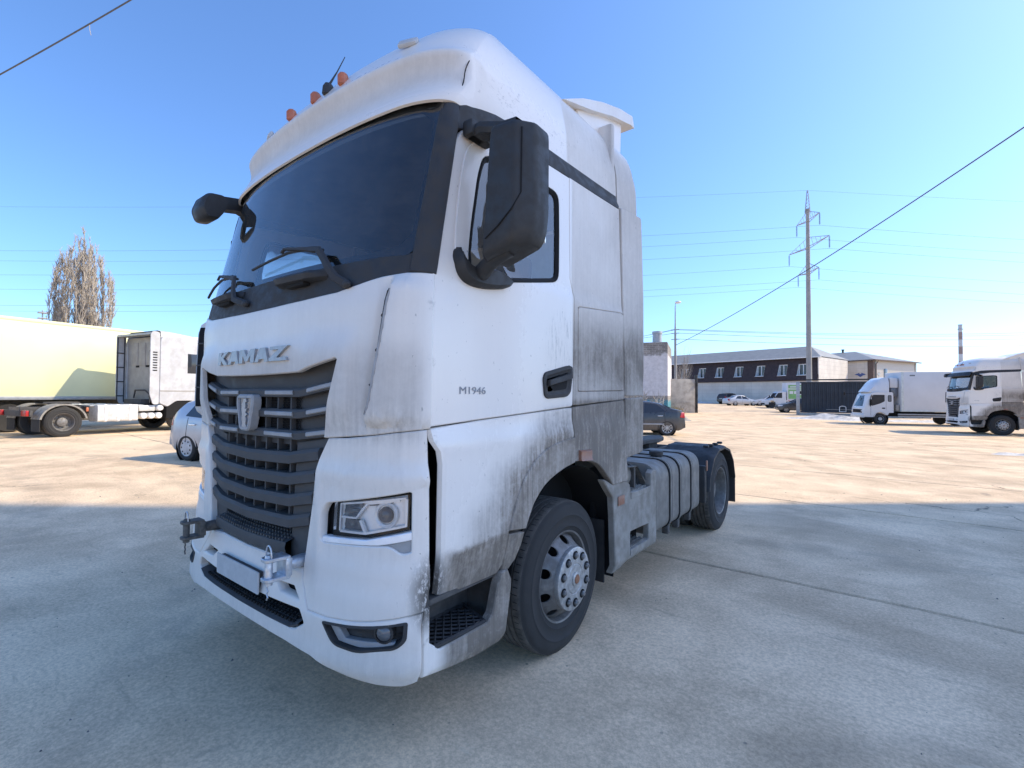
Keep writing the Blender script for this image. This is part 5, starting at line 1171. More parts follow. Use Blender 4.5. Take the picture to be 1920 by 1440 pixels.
# ---------------------------------------------------------------- pylon, lamp post and wires
def px(u, v, d):
    """a point the sight line through (u, v) of the survey picture passes at depth d"""
    p = CAMP + cF * d + cR * ((u - 960) / 891.48 * d) + cU * ((720 - v) / 891.48 * d); return p
PD = 53.0
pb = px(1517.5, 744, PD); pb.z = 0
ad = (RH * .02 - FH).normalized()
PYL = empty('power_pylon', Vector((pb.x, pb.y, 0)), 0, 'tall concrete power pylon with three steel crossarms', 'pylon')
M().tube([(0, 0, -.5), (0, 0, 12), (0, 0, 22.9)], [.30, .245, .175], 16).build('post', 'pole_concrete', PYL, 60)
lt = M()
for sx in (-1, 1):
    for sy in (-1, 1): lt.tube([(sx * .24, sy * .24, 22.4), (sx * .04, sy * .04, 25.0)], .035, 4)
for k in range(6):
    z = 22.6 + k * .4; w = .24 - .2 * (z - 22.4) / 2.6
    lt.tube([(-w, -w, z), (w, -w, z + .3), (w, w, z), (-w, w, z + .3), (-w, -w, z)], .022, 4)
lt.build('peak_lattice', 'galvanised', PYL, 0)
WP = []
for z, half in ((21.7, 2.0), (18.7, 3.5), (15.8, 1.8)):
    arm = M()
    for s in (-1, 1):
        tip = ad * (s * half); sd_ = Vector((-ad.y, ad.x, 0)) * .22
        for q in (sd_, -sd_): arm.tube([tuple(q + Vector((0, 0, z - .25))), tuple(tip + Vector((0, 0, z)))], .045, 4)
        arm.tube([(0, 0, z + .95), tuple(tip + Vector((0, 0, z)))], .03, 4)
        for k in range(1, 5): c = tip * (k / 5); qq = sd_ * (1 - k / 5); arm.tube([tuple(c + qq + Vector((0, 0, z - .25 * (1 - k / 5)))), tuple(c - qq * .6 + Vector((0, 0, z + .95 * (1 - k / 5))))], .022, 4)
        ins = M(); b = tip + Vector((0, 0, z)); n = 9
        ins.tube([tuple(b), tuple(b - Vector((0, 0, 1.35)))], .02, 5)
        for k in range(n): ins.lathe([(.02, b.z - .12 - k * .13), (.10, b.z - .16 - k * .13), (.02, b.z - .20 - k * .13)], (b.x, b.y, 0), 'Z', 8)
        ins.build('insulator', 'insulator', PYL, 60); WP.append(pb + b - Vector((0, 0, 1.38)))
    arm.build('crossarm', 'galvanised', PYL, 0)
def wire(pts, rad, label, group=None, cat='wire', name='power_wire'):
    return tag(M().tube([tuple(p) for p in pts], rad, 5).build(name, 'wire', None, 60), label, cat, group)
def span(a, b, sag, n=28): return [Vector(a).lerp(Vector(b), k / n) - Vector((0, 0, sag * 4 * (k / n) * (1 - k / n))) for k in range(n + 1)]
tips = ['the yard tip of the top crossarm', 'the far tip of the top crossarm', 'the yard tip of the long middle crossarm', 'the far tip of the long middle crossarm', 'the yard tip of the lowest crossarm', 'the far tip of the lowest crossarm']
for k, w in enumerate(WP):     # the line crosses the yard from side to side, next poles well outside the picture
    wire(span(w - RH * 175, w, 3.3)[:-1] + span(w, w + RH * 175, 3.3), .0105, 'high voltage wire hung from ' + tips[k ^ 1], 'pylon wires')
tp = Vector((pb.x, pb.y, 25.0)); wire(span(tp - RH * 175, tp, 2.4)[:-1] + span(tp, tp + RH * 175, 2.4), .008, 'thin earth wire over the lattice peak of the pylon', 'pylon wires')
# lamp post with low-voltage lines
lb = px(1266.5, 744, 51.0); lb.z = .15
LP = empty('lamp_post', Vector((lb.x, lb.y, .1)), 0, 'slim pale lamp post standing behind the concrete wall', 'lamp post')
M().tube([(0, 0, 0), (0, 0, 5.5), (0, 0, 8.6)], [.15, .13, .11], 10).build('shaft', 'pole_concrete', LP, 60)
M().tube([(0, 0, 8.2), (0, 0, 9.4), (0, 0, 11.3)], [.13, .08, .05], 8).build('mast', 'galvanised', LP, 60)
M().tube([(0, 0, 11.3), (.02, 0, 11.6), (.12, .1, 11.75)], .035, 6).build('bracket', 'galvanised', LP)
M().sphere((.30 * RH.x, .30 * RH.y, 11.75), (.34, .26, .16), 12, 6).build('lamp_head', 'soffit_white', LP)
for z in (8.75, 8.35, 7.7): M().box((-.45, -.05, z), (.45, .05, z + .08)).build('cross_piece', 'galvanised', LP)
for k, (z, v1) in enumerate(((8.8, 614), (8.72, 619), (8.38, 627), (7.75, 640))):
    a = lb + Vector((0, 0, z)); b = px(2150, v1 - 4, 95); wire(span(a, b, 1.1), .022, ('highest', 'second highest', 'third highest', 'lowest')[k] + ' low voltage wire running from the lamp post past the pylon', 'lamp post wires')
    if k < 3: wire(span(a, px(900, 665 - 8 * k, 75), .8), .020, ('highest', 'middle', 'lowest')[k] + ' low voltage wire running from the lamp post over the brick hut', 'hut wires')
# thick service cable sweeping down to the lamp post, and one over the truck
e0 = lb + Vector((0, 0, 7.05)); e1 = px(2050, 150, 16.0)
wire(span(e0, e1, .55, 40), .030, 'thick black cable sweeping down to the lamp post', None, 'cable', 'service_cable')
wl_ = wire(span(px(-160, 226, 15.0), px(420, -105, 13.0), .1, 20), .020, 'black cable crossing the sky above the yard, with a dangling twig', None, 'cable', 'overhead_cable')
q = px(168, 46, 14.2); M().tube([tuple(q), tuple(q + Vector((.03, 0, -.16))), tuple(q + Vector((.10, .02, -.36)))], .008, 5).build('caught_twig', 'twig', wl_)
# small far pylon beyond the trailer
f0 = px(75.5, 736, 300); F_ = empty('far_pylon', Vector((f0.x, f0.y, 0)), 0, 'tiny far pylon beyond the cream box trailer', 'pylon')
M().tube([(0, 0, 0), (0, 0, 54)], [.8, .35], 8).build('mast', 'galvanised', F_)
for z in (52, 48.5): M().box((-3.2 * RH.x - .2, -3.2 * RH.y - .2, z), (3.2 * RH.x + .2, 3.2 * RH.y + .2, z + .5)).build('crossarm', 'galvanised', F_)

# ---------------------------------------------------------------- trees
def poplar(name, label, loc, H, seed):
    rn = random.Random(seed); root = empty(name, loc, 0, label, 'tree'); tr = M(); cr = M()
    def env(t): return interp(t, [0, .12, .28, .5, .7, .85, .95, 1], [.3, 2.3, 3.9, 4.3, 4.1, 3.4, 2.4, 1.2])
    tr.tube([(0, 0, -.5), (0, 0, 3), (.1, 0, 7), (.0, .1, H * .55), (.2, 0, H * .97)], [.85, .72, .55, .30, .04], 10)
    for s in range(46):
        a = s * 2.399 + rn.uniform(-.3, .3); rho = math.sqrt((s + .5) / 46) * rn.uniform(.8, 1.05); z0 = 2.0 + 6.0 * rn.random() * (1 - .4 * rho); z1 = H * (1 - .30 * rho ** 2) * rn.uniform(.88, 1.0); n = 11; pts = []
        a2 = a; ph = rn.uniform(0, 6)
        for k in range(n + 1):
            t = k / n; z = z0 + (z1 - z0) * t; out = rho * env(z / H) * min(1, (t * 2.6) ** .75 + .02); a2 = a + .25 * math.sin(t * 3 + ph)
            pts.append(Vector((out * math.cos(a2) + rn.uniform(-.12, .12), out * math.sin(a2) + rn.uniform(-.12, .12), z)))
        r0 = rn.uniform(.08, .15); tr.tube([tuple(p) for p in pts], [r0 * (1 - .9 * k / n) for k in range(n + 1)], 5, False)
        for j in range(40):
            k = rn.uniform(1.5, n - .05); i = int(k); q = pts[i].lerp(pts[i + 1], k - i); ang = rn.uniform(0, 6.283); L = rn.uniform(.9, 2.4) * (1 - .35 * q.z / H); sp = rn.uniform(.25, .55)
            d = Vector((math.cos(ang) * sp, math.sin(ang) * sp, 1)).normalized(); p1 = q + d * L * .5; p2 = q + (d + Vector((0, 0, .35))).normalized() * L
            cr.tube([tuple(q), tuple(p1), tuple(p2)], [.055, .042, .016], 3, False)
            for m_ in range(7):
                f = rn.uniform(.15, .95); b = q.lerp(p2, f); an = rn.uniform(0, 6.283); s2 = rn.uniform(.3, .8); l2 = rn.uniform(.35, .9); d2 = Vector((math.cos(an) * s2, math.sin(an) * s2, 1)).normalized()
                cr.tube([tuple(b), tuple(b + d2 * l2)], [.030, .012], 3, False)
    tr.build('trunk', 'bark', root, 60, False); cr.build('crown', 'twig', root, 60, False); return root
def branch_tree(name, label, loc, stems, H, W, seed, twigs, r0, levels=(18, 9)):
    rn = random.Random(seed); root = empty(name, loc, 0, label, 'tree'); tr = M(); cr = M()
    tr.tube([(0, 0, -.3), (0, 0, H * .12), (0, 0, H * .22)], [r0, r0 * .8, r0 * .6], 10)
    def curve(p, d, L, up, n=6, wob=.12):
        pts = [Vector(p)]; d = d.normalized()
        for k in range(n):
            d = (d + Vector((rn.uniform(-wob, wob), rn.uniform(-wob, wob), up * .22))).normalized(); pts.append(pts[-1] + d * (L / n))
        return pts
    for s in range(stems):
        a = 2 * math.pi * s / stems + rn.uniform(-.3, .3); t = rn.random(); lean = .10 + .55 * (s % 3) / 2 * rn.uniform(.6, 1.1)
        L = H * rn.uniform(.62, .84) * (1 - .32 * lean); p0 = (0, 0, H * rn.uniform(.08, .22))
        d0 = Vector((math.cos(a) * lean, math.sin(a) * lean, 1)); pts = curve(p0, d0, L, .55, 9, .06)
        tr.tube([tuple(q) for q in pts], [r0 * .42 * (1 - .88 * k / 9) for k in range(10)], 6)
        for j in range(levels[0]):
            k = rn.uniform(1.0, 8.6); i = int(k); q = pts[i].lerp(pts[i + 1], k - i); aa = rn.uniform(0, 6.283); sp = rn.uniform(.35, .75)
            ll = W * rn.uniform(.28, .55) * (1.1 - .45 * k / 9); sub = curve(q, Vector((math.cos(aa) * sp, math.sin(aa) * sp, 1)), ll * 1.6, .5, 5, .10)
            cr.tube([tuple(x) for x in sub], [r0 * .075, r0 * .065, r0 * .05, r0 * .04, r0 * .03, r0 * .018], 4, False)
            for m_ in range(levels[1]):
                kk = rn.uniform(.6, 4.9); i2 = int(kk); q2 = sub[i2].lerp(sub[i2 + 1], kk - i2); ab = rn.uniform(0, 6.283); s2 = rn.uniform(.3, .9)
                tw = curve(q2, Vector((math.cos(ab) * s2, math.sin(ab) * s2, 1)), ll * rn.uniform(.35, .7), .4, 3, .15)
                cr.tube([tuple(x) for x in tw], [r0 * .024, r0 * .020, r0 * .015, r0 * .008], 3, False)
    tr.build('trunk', 'bark', root, 60, False); cr.build('crown', 'twig', root, 60, False); return root
tp_ = px(150, 736, 76); poplar('poplar_tree', 'tall bare grey brown poplar rising behind the cream box trailer', Vector((tp_.x, tp_.y, .3)), 27.4, 5)
tp_ = px(1281, 744, 78); branch_tree('bare_tree', 'small bare tree behind the brick hut and lamp post', Vector((tp_.x, tp_.y, .4)), 7, 9.6, 5.0, 9, 0, .28, (9, 6))

# ---------------------------------------------------------------- rubble, snow, weeds
def heap(name, label, r, d, L, Wd, H, seed, mat, cat, rot=0.0, n=26):
    rn = random.Random(seed); m = M(); c = at(r, d); ca, sa = math.cos(rot), math.sin(rot)
    gx = [[0] * (n + 1) for _ in range(n + 1)]
    for k in range(26):
        cx_, cy_, s_, h_ = rn.uniform(.1, .9), rn.uniform(.15, .85), rn.uniform(.04, .13), rn.uniform(-.25, .8)
        for i in range(n + 1):
            for j in range(n + 1): gx[i][j] += h_ * math.exp(-(((i / n - cx_) ** 2 + (j / n - cy_) ** 2) / (2 * s_ * s_)))
    for i in range(n + 1):
        for j in range(n + 1):
            a_, b_ = i / n, j / n; ed = max(0, math.sin(math.pi * a_)) ** .7 * max(0, math.sin(math.pi * b_)) ** .7; x = (a_ - .5) * L; y = (b_ - .5) * Wd
            p = Vector((c.x, c.y, 0)) + RH * (x * ca - y * sa) + FH * (x * sa + y * ca)
            z = ground_z(p.x, p.y) - .03 + H * ed * max(.05, .35 + .5 * gx[i][j] + rn.uniform(-.13, .13)); m.v.append((p.x, p.y, z))
    m.f = [(i * (n + 1) + j, (i + 1) * (n + 1) + j, (i + 1) * (n + 1) + j + 1, i * (n + 1) + j + 1) for i in range(n) for j in range(n)]
    return tag(m.build(name, mat, None, 25), label, cat)
heap('snow_heap', 'long dirty snow and rubble bank along the foot of the gate', 25.6, 38.4, 7.0, 1.8, .42, 2, 'snow_dirty', 'snow heap', -.5)
heap('snow_heap', 'low dirty snow ridge under the white box truck', 29.5, 36.0, 9.0, 1.4, .25, 5, 'snow_dirty', 'snow heap', -.3)
heap('rubble_patch', 'small pale crushed rubble patch in the sun near the second tractor', 16.6, 15.3, 2.4, .7, .14, 8, 'snow_dirty', 'rubble', -.1)
heap('snow_patch', 'flat grey snow patch at the foot of the long building', 31.5, 79.5, 5.0, 2.0, .5, 11, 'snow_dirty', 'snow heap')
heap('spoil_heap', 'brown spoil heap with debris in front of the brick hut', 10.0, 37.0, 5.0, 4.0, 1.5, 14, 'spoil', 'spoil heap', .2)
heap('grass_bank', 'low earth bank with dry weeds beside the dark car', 12.3, 37.0, 2.0, 8.0, .55, 17, 'spoil', 'bank', -.15)
rn = random.Random(21); gm = M()
for k in range(420):
    d = rn.uniform(31, 45.5); r = d * .338 + rn.gauss(-.1, .30) + .4 * (d > 42); p = at(r, d, .1); h = rn.uniform(.2, .75); a_ = rn.uniform(0, 6.28); l_ = rn.uniform(.1, .5)
    gm.tube([tuple(p), tuple(p + Vector((math.cos(a_) * l_ * .4, math.sin(a_) * l_ * .4, h * .6))), tuple(p + Vector((math.cos(a_) * l_, math.sin(a_) * l_, h)))], [.018, .014, .004], 3, False)
tag(gm.build('dry_weeds', 'dry_grass', None, 0, False), 'dry straw coloured weeds along the foot of the concrete wall', 'weeds', None, 'stuff')
bs = M(); 
for k in range(150):
    r, d = rn.gauss(9.7, .9), rn.uniform(35.5, 38.0); p = at(r, d, .5 + .5 * rn.random()); a_ = rn.uniform(0, 6.28); h = rn.uniform(.5, 1.5); l_ = rn.uniform(.2, 1.0)
    bs.tube([tuple(p), tuple(p + Vector((math.cos(a_) * l_ * .5, math.sin(a_) * l_ * .5, h * .6))), tuple(p + Vector((math.cos(a_) * l_, math.sin(a_) * l_, h)))], [.03, .022, .006], 3, False)
tag(bs.build('brushwood', 'twig', None, 0, False), 'tangled cut brushwood lying on the spoil heap', 'brushwood', None, 'stuff')
for k, (r, d, L) in enumerate(((9.75, 27.6, 1.9), (10.6, 30.1, 1.9), (11.6, 33.0, 2.0), (12.9, 36.4, 2.0))):
    c = at(r, d); dr = at(r + .33, d + 1) - c
    kb = empty('kerb_stone', Vector((c.x, c.y, c.z)), math.atan2(dr.y, dr.x) + (-.08, .06, -.04, .09)[k], ('weathered pale kerb stone right behind the graphite saloon', 'weathered pale kerb stone second from the graphite saloon', 'weathered pale kerb stone third from the graphite saloon', 'weathered pale kerb stone nearest the concrete wall')[k], 'kerb', 'kerb stones behind the dark car')
    M().box((-L / 2, -.12, -.2), (L / 2, .12, .26), .03).build('block', 'old_concrete', kb)
# ---------------------------------------------------------------- vehicles
def car_paint(name, col, metal=.0, rough=.25, dust=.3):
    t = NT(name); tc = t.tc(); X, Y, Z = t.xyz(tc); n = t.noise(tc, 5, 6, .65)
    d = t.math('MULTIPLY', t.mapr(Z, 1.0, .2, .25, 1.0), t.mapr(n, .3, .7, .4, 1.2))
    t.set(t.mix(t.math('MULTIPLY', d, dust, clamp=True), col, (.28, .26, .235)), t.mapr(d, 0, 1, rough, .6), metal, .5)
    t.b.inputs['Coat Weight'].default_value = .4; t.b.inputs['Coat Roughness'].default_value = .08
car_paint('paint_graphite', (.050, .052, .058), .4); car_paint('paint_silverblue', (.44, .47, .52), .35, .3, .35); car_paint('paint_silver', (.55, .57, .60), .3, .3, .3)
car_paint('paint_brownblack', (.028, .024, .026), .2); car_paint('paint_offwhite', (.72, .73, .75), 0, .3, .3); car_paint('paint_darkgrey', (.06, .062, .068), .35)
simple('alloy', (.42, .42, .43), .35, .6); simple('hubcap', (.52, .53, .55), .4, .2, dust=.25); simple('arch_black', (.008, .008, .008), .9)
simple('cream_box', (.86, .845, .52), .45, sc=.7, var=.04); simple('box_white', (.68, .69, .71), .5, sc=.5, var=.04, dust=.12)
simple('cab_beige', (.36, .34, .315), .6, sc=3, dust=.3); simple('silver_cab', (.56, .565, .58), .4, .15, sc=3, dust=.25); simple('green_print', (.20, .42, .16), .5, sc=8)
simple('lamp_clear', (.75, .76, .78), .15, .1)

def make_car(name, label, loc, rz, paint, P, cat='car'):
    """P: length, width, roof line (y from nose 0 to tail L, z), belt line, sill, glass stations, wheel radius and positions"""
    root = empty(name, loc, rz, label, cat); L, Wd = P['L'], P['W'] / 2
    ys = sorted(set([L * k / 44 for k in range(45)] + [p[0] for p in P['top']]))
    tx, tz = [p[0] for p in P['top']], [p[1] for p in P['top']]; bx_, bz = [p[0] for p in P['belt']], [p[1] for p in P['belt']]
    sill = P.get('sill', .22)
    def top(y): return interp(y, tx, tz)
    def belt(y): return min(interp(y, bx_, bz), top(y) - .02)
    def endw(y): return (1 - .22 * (1 - sstep(y, 0, .55)) ** 2) * (1 - .16 * (1 - sstep(L - y, 0, .5)) ** 2)
    def bot(y): return sill + .10 * (1 - sstep(y, 0, .25)) + .12 * (1 - sstep(L - y, 0, .30))
    def gh(z, y):   # half width at height z
        b, t_ = belt(y), top(y); w = Wd * endw(y)
        if z <= b: return w * interp((z - sill) / max(.1, b - sill), [0, .12, .45, .8, 1.0], [.90, .965, 1.0, .985, .955])
        return w * (.955 - (.955 - .955 + .24 * ((z - b) / max(.25, P['roof'] - b))))
    rings = []
    for y in ys:
        b, t_ = belt(y), top(y); h = []
        for f in (0, .06, .18, .35, .55, .75, .92, 1.0): z = bot(y) + (b - bot(y)) * f; h.append((gh(z, y), z))
        for f in (.3, .6, .85): z = b + (t_ - b) * f; h.append((gh(z, y), z))
        wt = gh(t_, y); h += [(wt * .94, t_ - .006 - .02 * (t_ > b + .2)), (wt * .80, t_), (wt * .4, t_ + .012), (0, t_ + .016)]
        rings.append([(x, y, z) for x, z in h] + [(-x, y, z) for x, z in reversed(h[:-1])])
    m = M().loft(rings, False); m.add(rings[0], [tuple(range(len(rings[0])))]); m.add(rings[-1], [tuple(range(len(rings[-1])))])
    m.add([r_[0] for r_ in rings] + [r_[-1] for r_ in rings], [(k, k + 1, len(rings) + k + 1, len(rings) + k) for k in range(len(rings) - 1)])
    body = m.build('body', paint, root, 38)
    for gy in P['side_glass']:
        for sx in (1, -1):
            pl = [(a, belt(a) + .03) if b == 'b' else (a, top(a) - .075 if b == 't' else b) for a, b in gy]
            panel('side_window', 'window_dark', root, rpoly(pl, .03, 3), lambda y, z, d: (sx * (gh(z, y) + d + .004), y, z), cell=.12, thick=.01, ch=0)
    for (y0, y1, nm) in P['cross_glass']:
        rg = []
        for k in range(9):
            y = y0 + (y1 - y0) * k / 8; z = top(y); w = gh(z, y) * .86; nrm = Vector((0, -(top(y + .03) - top(y - .03)), .06)).normalized() * .008
            rg.append([(x * w, y + nrm.y, z + .014 * (1 - abs(x)) + nrm.z + .003) for x in (-1, -.6, -.2, .2, .6, 1)])
        M().loft(rg, False).build(nm, 'window_dark', root, 60)
    r = P['r']
    for wy in P['wheels']:
        for sx in (1, -1):
            xw = Wd * .985
            M().lathe([(.001, sx * (xw - .20)), (r + .065, sx * (xw - .16)), (r + .06, sx * (xw - .006)), (r + .045, sx * (xw + .006))], (0, wy, r), 'X', 28).build('wheel_arch', 'arch_black', root, 40)
            w = empty('wheel'); w.parent = root
            M().lathe([(r * .64, sx * (xw - .02)), (r * .68, sx * (xw - .0)), (r * .8, sx * (xw + .012)), (r * .93, sx * (xw + .004)), (r, sx * (xw - .03)), (r, sx * (xw - .19)), (r * .7, sx * (xw - .2))], (0, wy, r), 'X', 32).build('tyre', 'rubber', w, 50)
            rm = M().lathe([(r * .66, sx * (xw - .02)), (r * .66, sx * (xw + .002)), (r * .60, sx * (xw - .004)), (r * .56, sx * (xw - .05)), (.001, sx * (xw - .06))], (0, wy, r), 'X', 28).build('rim', P.get('rimmat', 'alloy') if P.get('cap') else 'arch_black', w, 40)
            if not P.get('cap'): M().lathe([(r * .67, sx * (xw - .015)), (r * .67, sx * (xw + .004)), (r * .61, sx * (xw + .001)), (r * .60, sx * (xw - .02))], (0, wy, r), 'X', 28).build('rim_lip', 'alloy', w, 40)
            if P.get('cap'):
                cp = M().lathe([(r * .62, sx * (xw - .002)), (r * .40, sx * (xw + .012)), (r * .15, sx * (xw + .016)), (.001, sx * (xw + .016))], (0, wy, r), 'X', 28).build('hub_cap', 'hubcap', w, 50)
                for k in range(9):
                    a = 2 * math.pi * k / 9; c = (0, wy + r * .48 * math.cos(a), r + r * .48 * math.sin(a)); M().lathe([(.022, sx * (xw + .0115)), (.001, sx * (xw + .0125))], c, 'X', 8).build('vent_hole', 'arch_black', cp)
            else:
                for k in range(10):
                    a = 2 * math.pi * k / 10; ca, sa = math.cos(a), math.sin(a); pr = [(r * .10, -.012), (r * .62, -.020), (r * .62, .020), (r * .10, .012)]
                    f = lambda h: [(sx * h, wy + p * ca - q * sa, r + p * sa + q * ca) for p, q in pr]
                    M().loft([f(xw - .03), f(xw - .002)], True, True).build('spoke', 'alloy', w, 20)
                M().lathe([(r * .15, sx * (xw - .03)), (r * .14, sx * (xw + .004)), (.001, sx * (xw + .006))], (0, wy, r), 'X', 14).build('hub', 'alloy', w)
    for sx in (1, -1):
        zt = P['tail']; y0 = L - P.get('taily', .16)
        panel('tail_lamp', 'red_lens', root, [(y0 - .10, zt - .10), (L - .02, zt - .13), (L - .02, zt + .10), (y0, zt + .12)], lambda y, z, d: (sx * (gh(z, y) + d + .005), y, z), cell=.06, thick=.01, ch=.002)
        zh = P['head']; panel('head_lamp', 'lamp_clear', root, [(.04, zh - .07), (.42, zh - .01), (.5, zh + .08), (.06, zh + .05)], lambda y, z, d: (sx * (gh(z, y) + d + .005), y, z), cell=.06, thick=.01, ch=.002)
        for yy in P['handles']: M().box((sx * (gh(.82 * belt(yy), yy) + .0), yy - .11, belt(yy) - .155), (sx * (gh(.82 * belt(yy), yy) + .03), yy + .11, belt(yy) - .125), .008).build('door_handle', P.get('hmat', paint), root)
        for yy in P['seams']: M().tube([(sx * (gh(z, yy) + .0005), yy + .02 * math.sin(z * 4), z) for z in [bot(yy) + .03 + (belt(yy) - bot(yy) - .03) * k / 8 for k in range(9)]], .006, 4).build('door_seam', 'arch_black', root)
        yy = P['mirror']; M().box((sx * (Wd * .93), yy - .06, belt(yy) + .02), (sx * (Wd * 1.12), yy + .05, belt(yy) + .16), .04).build('wing_mirror', paint, root)
        if P.get('strip'): M().loft([[(sx * (gh(P['strip'], y) + d), y, P['strip'] + o) for o, d in ((-.03, 0), (-.02, .014), (.02, .014), (.03, 0))] for y in [.95 + (L - 1.9) * k / 12 for k in range(13)]], True, True).build('rub_strip', P.get('stripmat', paint), root)
    M().box((-.26, L - .03, P['tail'] - .28), (.26, L + .012, P['tail'] - .17), .005).build('number_plate', 'plate_white', root)
    M().box((-Wd * .8, -.015, P['head'] - .2), (Wd * .8, .05, P['head'] - .1), .01).build('grille', 'arch_black', root)
    return root
SEDAN = dict(L=4.6, W=1.76, roof=1.45, top=[(0, .62), (.08, .72), (.5, .80), (1.15, .90), (1.35, .96), (2.05, 1.38), (2.45, 1.45), (2.9, 1.445), (3.35, 1.36), (3.95, 1.07), (4.1, 1.04), (4.5, 1.00), (4.58, .90), (4.6, .62)], belt=[(0, .60), (1.2, .85), (2.4, .89), (3.6, .95), (4.3, .96), (4.6, .8)], side_glass=[[(1.55, 'b'), (2.0, 't'), (2.55, 't'), (2.5, 'b')], [(2.58, 'b'), (2.63, 't'), (3.15, 't'), (3.5, 'b')]], cross_glass=[(1.40, 2.0, 'windscreen'), (3.42, 3.9, 'rear_window')], r=.315, wheels=[.88, 3.55], tail=.82, head=.66, handles=[2.3, 3.25], seams=[1.35, 2.54, 3.45], mirror=1.62)
HATCH = dict(L=4.1, W=1.74, roof=1.52, top=[(0, .60), (.08, .74), (.4, .84), (.95, .97), (1.15, 1.02), (1.95, 1.46), (2.4, 1.52), (3.1, 1.49), (3.55, 1.40), (3.9, 1.08), (4.05, .98), (4.1, .60)], belt=[(0, .58), (1.0, .90), (2.4, .95), (3.5, 1.02), (4.1, .9)], side_glass=[[(1.35, 'b'), (1.9, 't'), (2.45, 't'), (2.42, 'b')], [(2.5, 'b'), (2.53, 't'), (3.15, 't'), (3.4, 'b')]], cross_glass=[(1.2, 1.9, 'windscreen'), (3.58, 3.88, 'rear_window')], r=.31, wheels=[.78, 3.3], tail=.92, head=.70, handles=[2.2, 3.1], seams=[1.2, 2.46, 3.3], mirror=1.5)
SUV = dict(L=4.55, W=1.84, roof=1.70, sill=.30, top=[(0, .75), (.08, .92), (.5, 1.02), (1.2, 1.10), (1.4, 1.14), (2.05, 1.60), (2.5, 1.69), (3.4, 1.68), (4.1, 1.58), (4.4, 1.15), (4.52, 1.0), (4.55, .75)], belt=[(0, .72), (1.2, 1.02), (2.6, 1.08), (3.9, 1.16), (4.55, 1.0)], side_glass=[[(1.6, 'b'), (2.05, 't'), (2.6, 't'), (2.58, 'b')], [(2.66, 'b'), (2.68, 't'), (3.4, 't'), (3.5, 'b')], [(3.58, 'b'), (3.5, 't'), (3.95, 't'), (4.12, 'b')]], cross_glass=[(1.45, 2.0, 'windscreen'), (4.13, 4.38, 'rear_window')], r=.36, wheels=[.85, 3.55], tail=1.05, head=.85, handles=[2.35, 3.3], seams=[1.4, 2.62, 3.5], mirror=1.68)
def heading(az):      # world rotation for a vehicle whose nose (-y local) points along the yard azimuth az (0 = away, 90 = right)
    d = RH * math.sin(R(az)) + FH * math.cos(R(az)); return math.atan2(d.x, -d.y)
def park(spot_r, spot_d, lx, ly, az):
    """root location so that the local point (lx, ly) stands at yard (r, d)"""
    rz = heading(az); p = at(spot_r, spot_d); c, s = math.cos(rz), math.sin(rz); x, y = p.x - (c * lx - s * ly), p.y - (s * lx + c * ly)
    return Vector((x, y, p.z)), rz
def shifted(P, **k): q = dict(P); q.update(k); return q
# graphite saloon just beyond the tractor: its left flank faces us, tail to the right
loc, rz = park(6.74, 20.65, .87, 3.55, -86); make_car('parked_car', 'graphite grey saloon with alloy wheels parked past the tractor fuel tank', loc, rz, 'paint_graphite', shifted(SEDAN, L=4.36, r=.335, strip=.50, hmat='chrome', stripmat='galvanised', tail=.90, top=[(0, .62), (.08, .74), (.5, .84), (1.1, .94), (1.3, .99), (2.0, 1.42), (2.4, 1.49), (2.85, 1.48), (3.3, 1.40), (3.78, 1.18), (3.95, 1.14), (4.22, 1.09), (4.33, .98), (4.36, .60)], belt=[(0, .60), (1.2, .90), (2.4, .94), (3.6, 1.02), (4.1, 1.02), (4.36, .85)]))
# silver blue hatch half hidden behind the tractor nose, tail to the left
loc, rz = park(-7.62, 11.16, -.86, 3.3, 112); make_car('parked_car', 'silver blue hatchback with plastic hub caps, half hidden by the tractor nose', loc, rz, 'paint_silverblue', shifted(HATCH, cap=True, hmat='chrome'))
loc, rz = park(33.4, 76.2, .9, 3.5, 62); make_car('parked_car', 'black suv seen from behind by the long building wall', loc, rz, 'paint_brownblack', SUV)
loc, rz = park(31.3, 66.6, -.85, 3.55, 84); make_car('parked_car', 'silver saloon parked along the long building, side on', loc, rz, 'paint_silver', SEDAN)
loc, rz = park(34.7, 66.6, .85, .88, -70); make_car('parked_car', 'pale silver saloon nose out between the silver saloon and the pickup truck', loc, rz, 'paint_offwhite', SEDAN)
loc, rz = park(28.65, 49.7, .85, .78, -72); make_car('parked_car', 'dark grey hatchback poking out from behind the gate', loc, rz, 'paint_darkgrey', HATCH)

